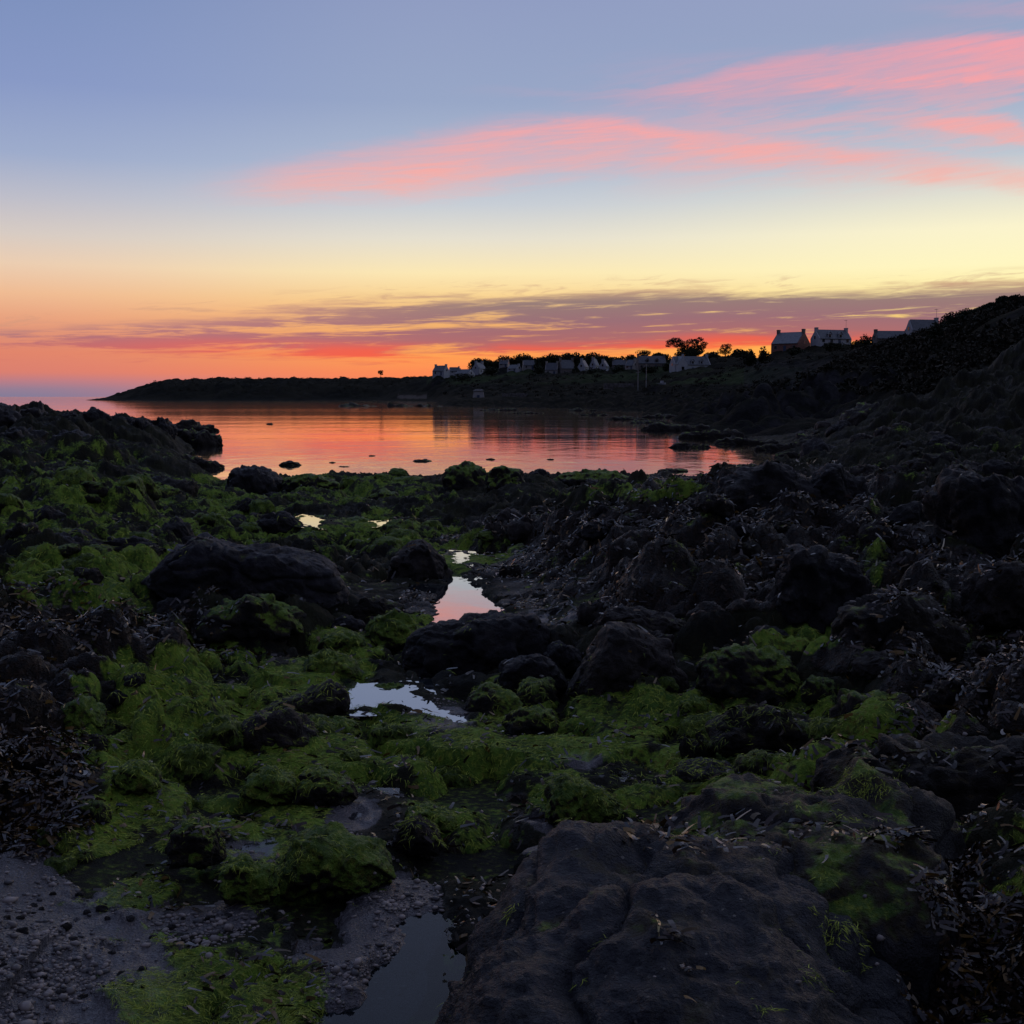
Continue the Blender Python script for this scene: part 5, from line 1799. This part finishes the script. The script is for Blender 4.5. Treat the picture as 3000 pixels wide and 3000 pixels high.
def tree(px, ptop, pbase, Y, wpx, label, seed, kind='round', group=None, cat='tree', name='tree', lean=0.0, leaves=900, blobs=None, lsize=None):
    x, _, z = at(px, pbase, Y)
    Ht = at(px, ptop, Y)[2] - z
    Wd = wpx / FOC * Y
    rg = np.random.default_rng(seed)
    r2 = random.Random(seed)
    root = bpy.data.objects.new(name, None)
    zz = min(z, ground_z(x, Y))
    root.location = (x, Y, zz)
    COL.objects.link(root)
    dz = z - zz
    if kind == 'bush':
        Ht += dz
        dz = 0.0
    tag(root, label, cat, group)
    if blobs is None:
        blobs = []
        if kind == 'round':
            for k in range(9):
                a = r2.uniform(0, 6.28)
                q = r2.uniform(.1, .62)
                s_ = r2.uniform(.22, .36)
                blobs.append((math.cos(a) * q * Wd / 2 + lean * Wd * .2, math.sin(a) * q * Wd / 2, dz + Ht * r2.uniform(.52, .82), Wd * s_, Wd * s_, Ht * s_ * .62))
        elif kind == 'bush':
            for k in range(8):
                a = r2.uniform(0, 6.28)
                q = r2.uniform(0, .6)
                s_ = r2.uniform(.25, .4)
                blobs.append((math.cos(a) * q * Wd / 2, math.sin(a) * q * Wd / 2, dz + Ht * r2.uniform(.2, .68), Wd * s_, Wd * s_, Ht * s_ * .95))
    else:
        blobs = [(bx * Wd / 2, by * Wd / 2, dz + bz * Ht, sx * Wd / 2, sx * Wd / 2, sz_ * Ht) for bx, by, bz, sx, sz_ in blobs]
    tr = PB()
    r0 = max(.09, Ht * (.035 if kind != 'bush' else .02))
    k0 = (lean * Wd * .1, 0, dz + Ht * .42)
    limb(tr, (0, 0, -.8), k0, r0, r0 * .7)
    for bl in blobs:
        limb(tr, k0, (bl[0] * .9, bl[1] * .9, bl[2]), r0 * .5, r0 * .12, 5)
    tr.build('trunk', M['bark'], root)
    V, F = leaf_cloud(blobs, leaves, lsize or max(.12, Ht * .035), rg)
    obj('crown', mesh_np('crown', V, F, M['leaf'], False), root)
    return root


tree(2012, 988, 1060, 500, 118, 'big wind shaped pine with gaps in its crown above the long white cottage', 3, leaves=9500, lsize=.24, blobs=[
    (-.78, 0, .80, .26, .12), (-.55, .1, .88, .28, .11), (-.35, -.1, .78, .22, .10), (-.1, .1, .72, .26, .12), (.15, 0, .84, .2, .10), (.38, .1, .80, .24, .13), (.6, 0, .90, .22, .10), (.82, -.1, .72, .2, .1),
    (.45, 0, .58, .3, .13), (.05, .1, .52, .34, .12), (-.3, 0, .48, .22, .1), (.6, .1, .45, .28, .14), (.25, -.1, .38, .5, .16), (-.9, .1, .66, .16, .08), (0, 0, .3, .6, .14), (-.4, 0, .66, .3, .08), (.7, 0, .6, .26, .1)])
tree(2126, 1004, 1045, 480, 46, 'small round headed tree standing right of the big pine', 4, leaves=1400, lsize=.2, blobs=[(-.1, 0, .7, .6, .2), (.35, .1, .78, .45, .18), (-.4, 0, .5, .5, .16), (.3, 0, .5, .5, .16), (-.7, 0, .35, .4, .14), (0, 0, .3, .6, .16)])
tree(1115, 1083, 1111, 745, 22, 'lone stunted tree on the bare headland skyline', 5, leaves=420, lsize=.28, lean=.4, blobs=[(-.1, 0, .72, .6, .2), (.4, 0, .8, .4, .14), (.2, 0, .55, .5, .12)])
tree(1882, 1022, 1062, 545, 50, 'dark rounded tree behind the long dark roofed house', 6, leaves=1300)
LG = 'dark trees behind the village'
clump = [(1398, 1052, 28), (1420, 1050, 32), (1440, 1056, 30), (1462, 1048, 34), (1484, 1044, 34), (1506, 1046, 32), (1526, 1040, 36), (1548, 1040, 38), (1562, 1050, 26), (1588, 1052, 24), (1606, 1046, 34), (1630, 1044, 34), (1652, 1042, 36),
         (1676, 1040, 38), (1700, 1040, 38), (1724, 1042, 36), (1748, 1042, 36), (1772, 1042, 34), (1792, 1044, 28), (1818, 1046, 26), (1846, 1044, 28), (1925, 1034, 30), (1946, 1040, 26), (2084, 1034, 26), (2160, 1026, 26), (2180, 1030, 26)]
def tree_label(i):
    if i < 9:
        return 'dark tree, %s from the left in the clump over the left end of the village' % ORD[i]
    if i < 22:
        return 'dark tree, %s from the left in the line behind the middle of the village' % ORD[i - 9]
    return 'dark low tree, %s from the left around the big pine and long cottage' % ORD[i - 22]


for i, (px, pt_, wd) in enumerate(clump):
    tree(px, pt_ - (3 if i < 9 else 7), 1092 if px < 2000 else 1064, 675 if px < 1580 else (600 if px < 1900 else 530), wd * 1.9, tree_label(i), 20 + i, group=LG, leaves=2200, kind='bush', lsize=.5)
for i, (px, pt_, pb_, Yq, wd, lab) in enumerate([
        (1440, 1072, 1094, 600, 44, 'dark bush below the half hidden grey roofed house'), (1580, 1066, 1098, 560, 34, 'dark bush left of the dark roofed house with pale lower wall'),
        (1688, 1070, 1100, 545, 22, 'small dark bush between the tall stone house and the bright gables'), (1812, 1068, 1090, 520, 40, 'dark bush in front of the dark slate roofed stone house'),
        (1905, 1070, 1090, 480, 50, 'hedge bush in front of the long dark roofed stone house'), (1952, 1056, 1092, 490, 26, 'dark bush at the left end of the long white cottage'),
        (1360, 1092, 1112, 605, 60, 'dark bush below the lowest white house'), (1745, 1080, 1100, 520, 60, 'low dark hedge bush below the bright pair of gables')]):
    tree(px, pt_, pb_, Yq, wd, lab, 140 + i, kind='bush', name='bush', cat='bush', leaves=900, lsize=.35)
sk = [(2200, 1020, 1040, 40, 'low bush on the skyline left of the reddish house'), (2240, 1012, 1036, 34, 'bush touching the left end of the reddish house'), (2508, 990, 1022, 44, 'bush right of the white walled skyline house'),
      (2538, 978, 1016, 42, 'rounded bush between the skyline houses'), (2440, 1000, 1030, 60, 'hedge like bush in front of the white walled skyline house'), (2340, 1014, 1040, 60, 'low bush in front of the reddish house'),
      (2600, 994, 1026, 70, 'bush in front of the dark roofed skyline house')]
for i, (px, a_, b_, wd, lab) in enumerate(sk):
    tree(px, a_, b_, 360, wd, lab, 60 + i, kind='bush', name='bush', cat='bush', leaves=1300, lsize=.28)
# gorse along the near hill skyline
rs = [(2745, 940, 60), (2790, 918, 60), (2830, 902, 60), (2870, 898, 66), (2905, 884, 56), (2940, 866, 50), (2968, 858, 50), (3000, 864, 64), (3050, 850, 70)]
lb = ['gorse bush where the hill crest meets the highest skyline house', 'low gorse bush second up the hill crest', 'gorse bush third up the hill crest from the houses', 'wide gorse bush midway up the hill crest', 'gorse bush below the crest top tuft',
      'pointed gorse tuft left of the topmost one', 'topmost gorse tuft on the hill crest', 'gorse bush cut by the right edge on the hill crest', 'gorse bush beyond the topmost tuft']
for i, (px, pt_, wd) in enumerate(rs):
    Yq = 118 + (i % 3) * 6
    x = (px - 1500) / FOC * Yq
    zg = ground_z(x, Yq)
    pb0 = project(x, Yq, zg)[1]
    tree(px, pt_, max(pb0, pt_ + 30), Yq, wd, lb[i], 80 + i, kind='bush', name='gorse_bush', cat='bush', leaves=2600, lsize=.10)

# scrub carpet over hill and headland
rg = np.random.default_rng(9)


def scrub(n, p0, p1, Y0, Y1, size, per, hmin, seed):
    rg = np.random.default_rng(seed)
    px = rg.uniform(p0, p1, n)
    Y = np.exp(rg.uniform(math.log(Y0), math.log(Y1), n))
    X = (px - 1500) / (FOC * cp) * Y
    h = land_h(X, Y)
    ok = (h > hmin)
    nz = fbm2(X * .08, Y * .08, 3, 3)
    ok &= nz > -.25
    for (hx, hy, hz, r_) in PADS:
        ok &= ((X - hx) ** 2 + (Y - hy) ** 2) > (r_ * 1.0) ** 2
        ok &= ~((np.abs(X - hx * Y / hy) < r_) & (Y < hy) & (Y > hy - 40) & (rg.random(n) < .6))
    X, Y, h = X[ok], Y[ok], h[ok]
    s_ = size(Y) * rg.uniform(.5, 1.3, len(X))
    n = len(X)
    d_ = rg.normal(size=(n, per, 3))
    d_ /= np.linalg.norm(d_, axis=2, keepdims=True)
    d_[..., 2] = np.abs(d_[..., 2])
    P = np.stack([X, Y, h], 1)[:, None, :] + d_ * s_[:, None, None] * np.array([1.15, 1.15, .8]) * rg.uniform(.55, 1.05, (n, per, 1))
    a = rg.normal(size=(n, per, 3))
    a /= np.linalg.norm(a, axis=2, keepdims=True)
    b_ = np.cross(a, rg.normal(size=(n, per, 3)))
    b_ /= np.linalg.norm(b_, axis=2, keepdims=True)
    q = (s_ * .22)[:, None, None] * rg.uniform(.6, 1.5, (n, per, 1))
    V = np.stack([P - a * q, P + b_ * q * .7, P + a * q, P - b_ * q * .7], 2).reshape(-1, 3)
    return V


Vsum = np.concatenate([
    scrub(5200, 2150, 3300, 62, 220, lambda Y: 0.28 + Y * 0.0035, 40, 2.3, 1),
    scrub(2600, 1250, 3200, 200, 620, lambda Y: 0.35 + Y * 0.0018, 34, 2.2, 2),
    scrub(900, 450, 1300, 690, 800, lambda Y: 0.8 + 0 * Y, 26, 5.0, 3)])
tag(obj('scrub_undergrowth', mesh_np('scrub', Vsum, np.arange(len(Vsum)).reshape(-1, 4), M['scrub'], False)), 'dark heath and gorse scrub covering the hillside', 'scrub', kind='stuff')
print('done')
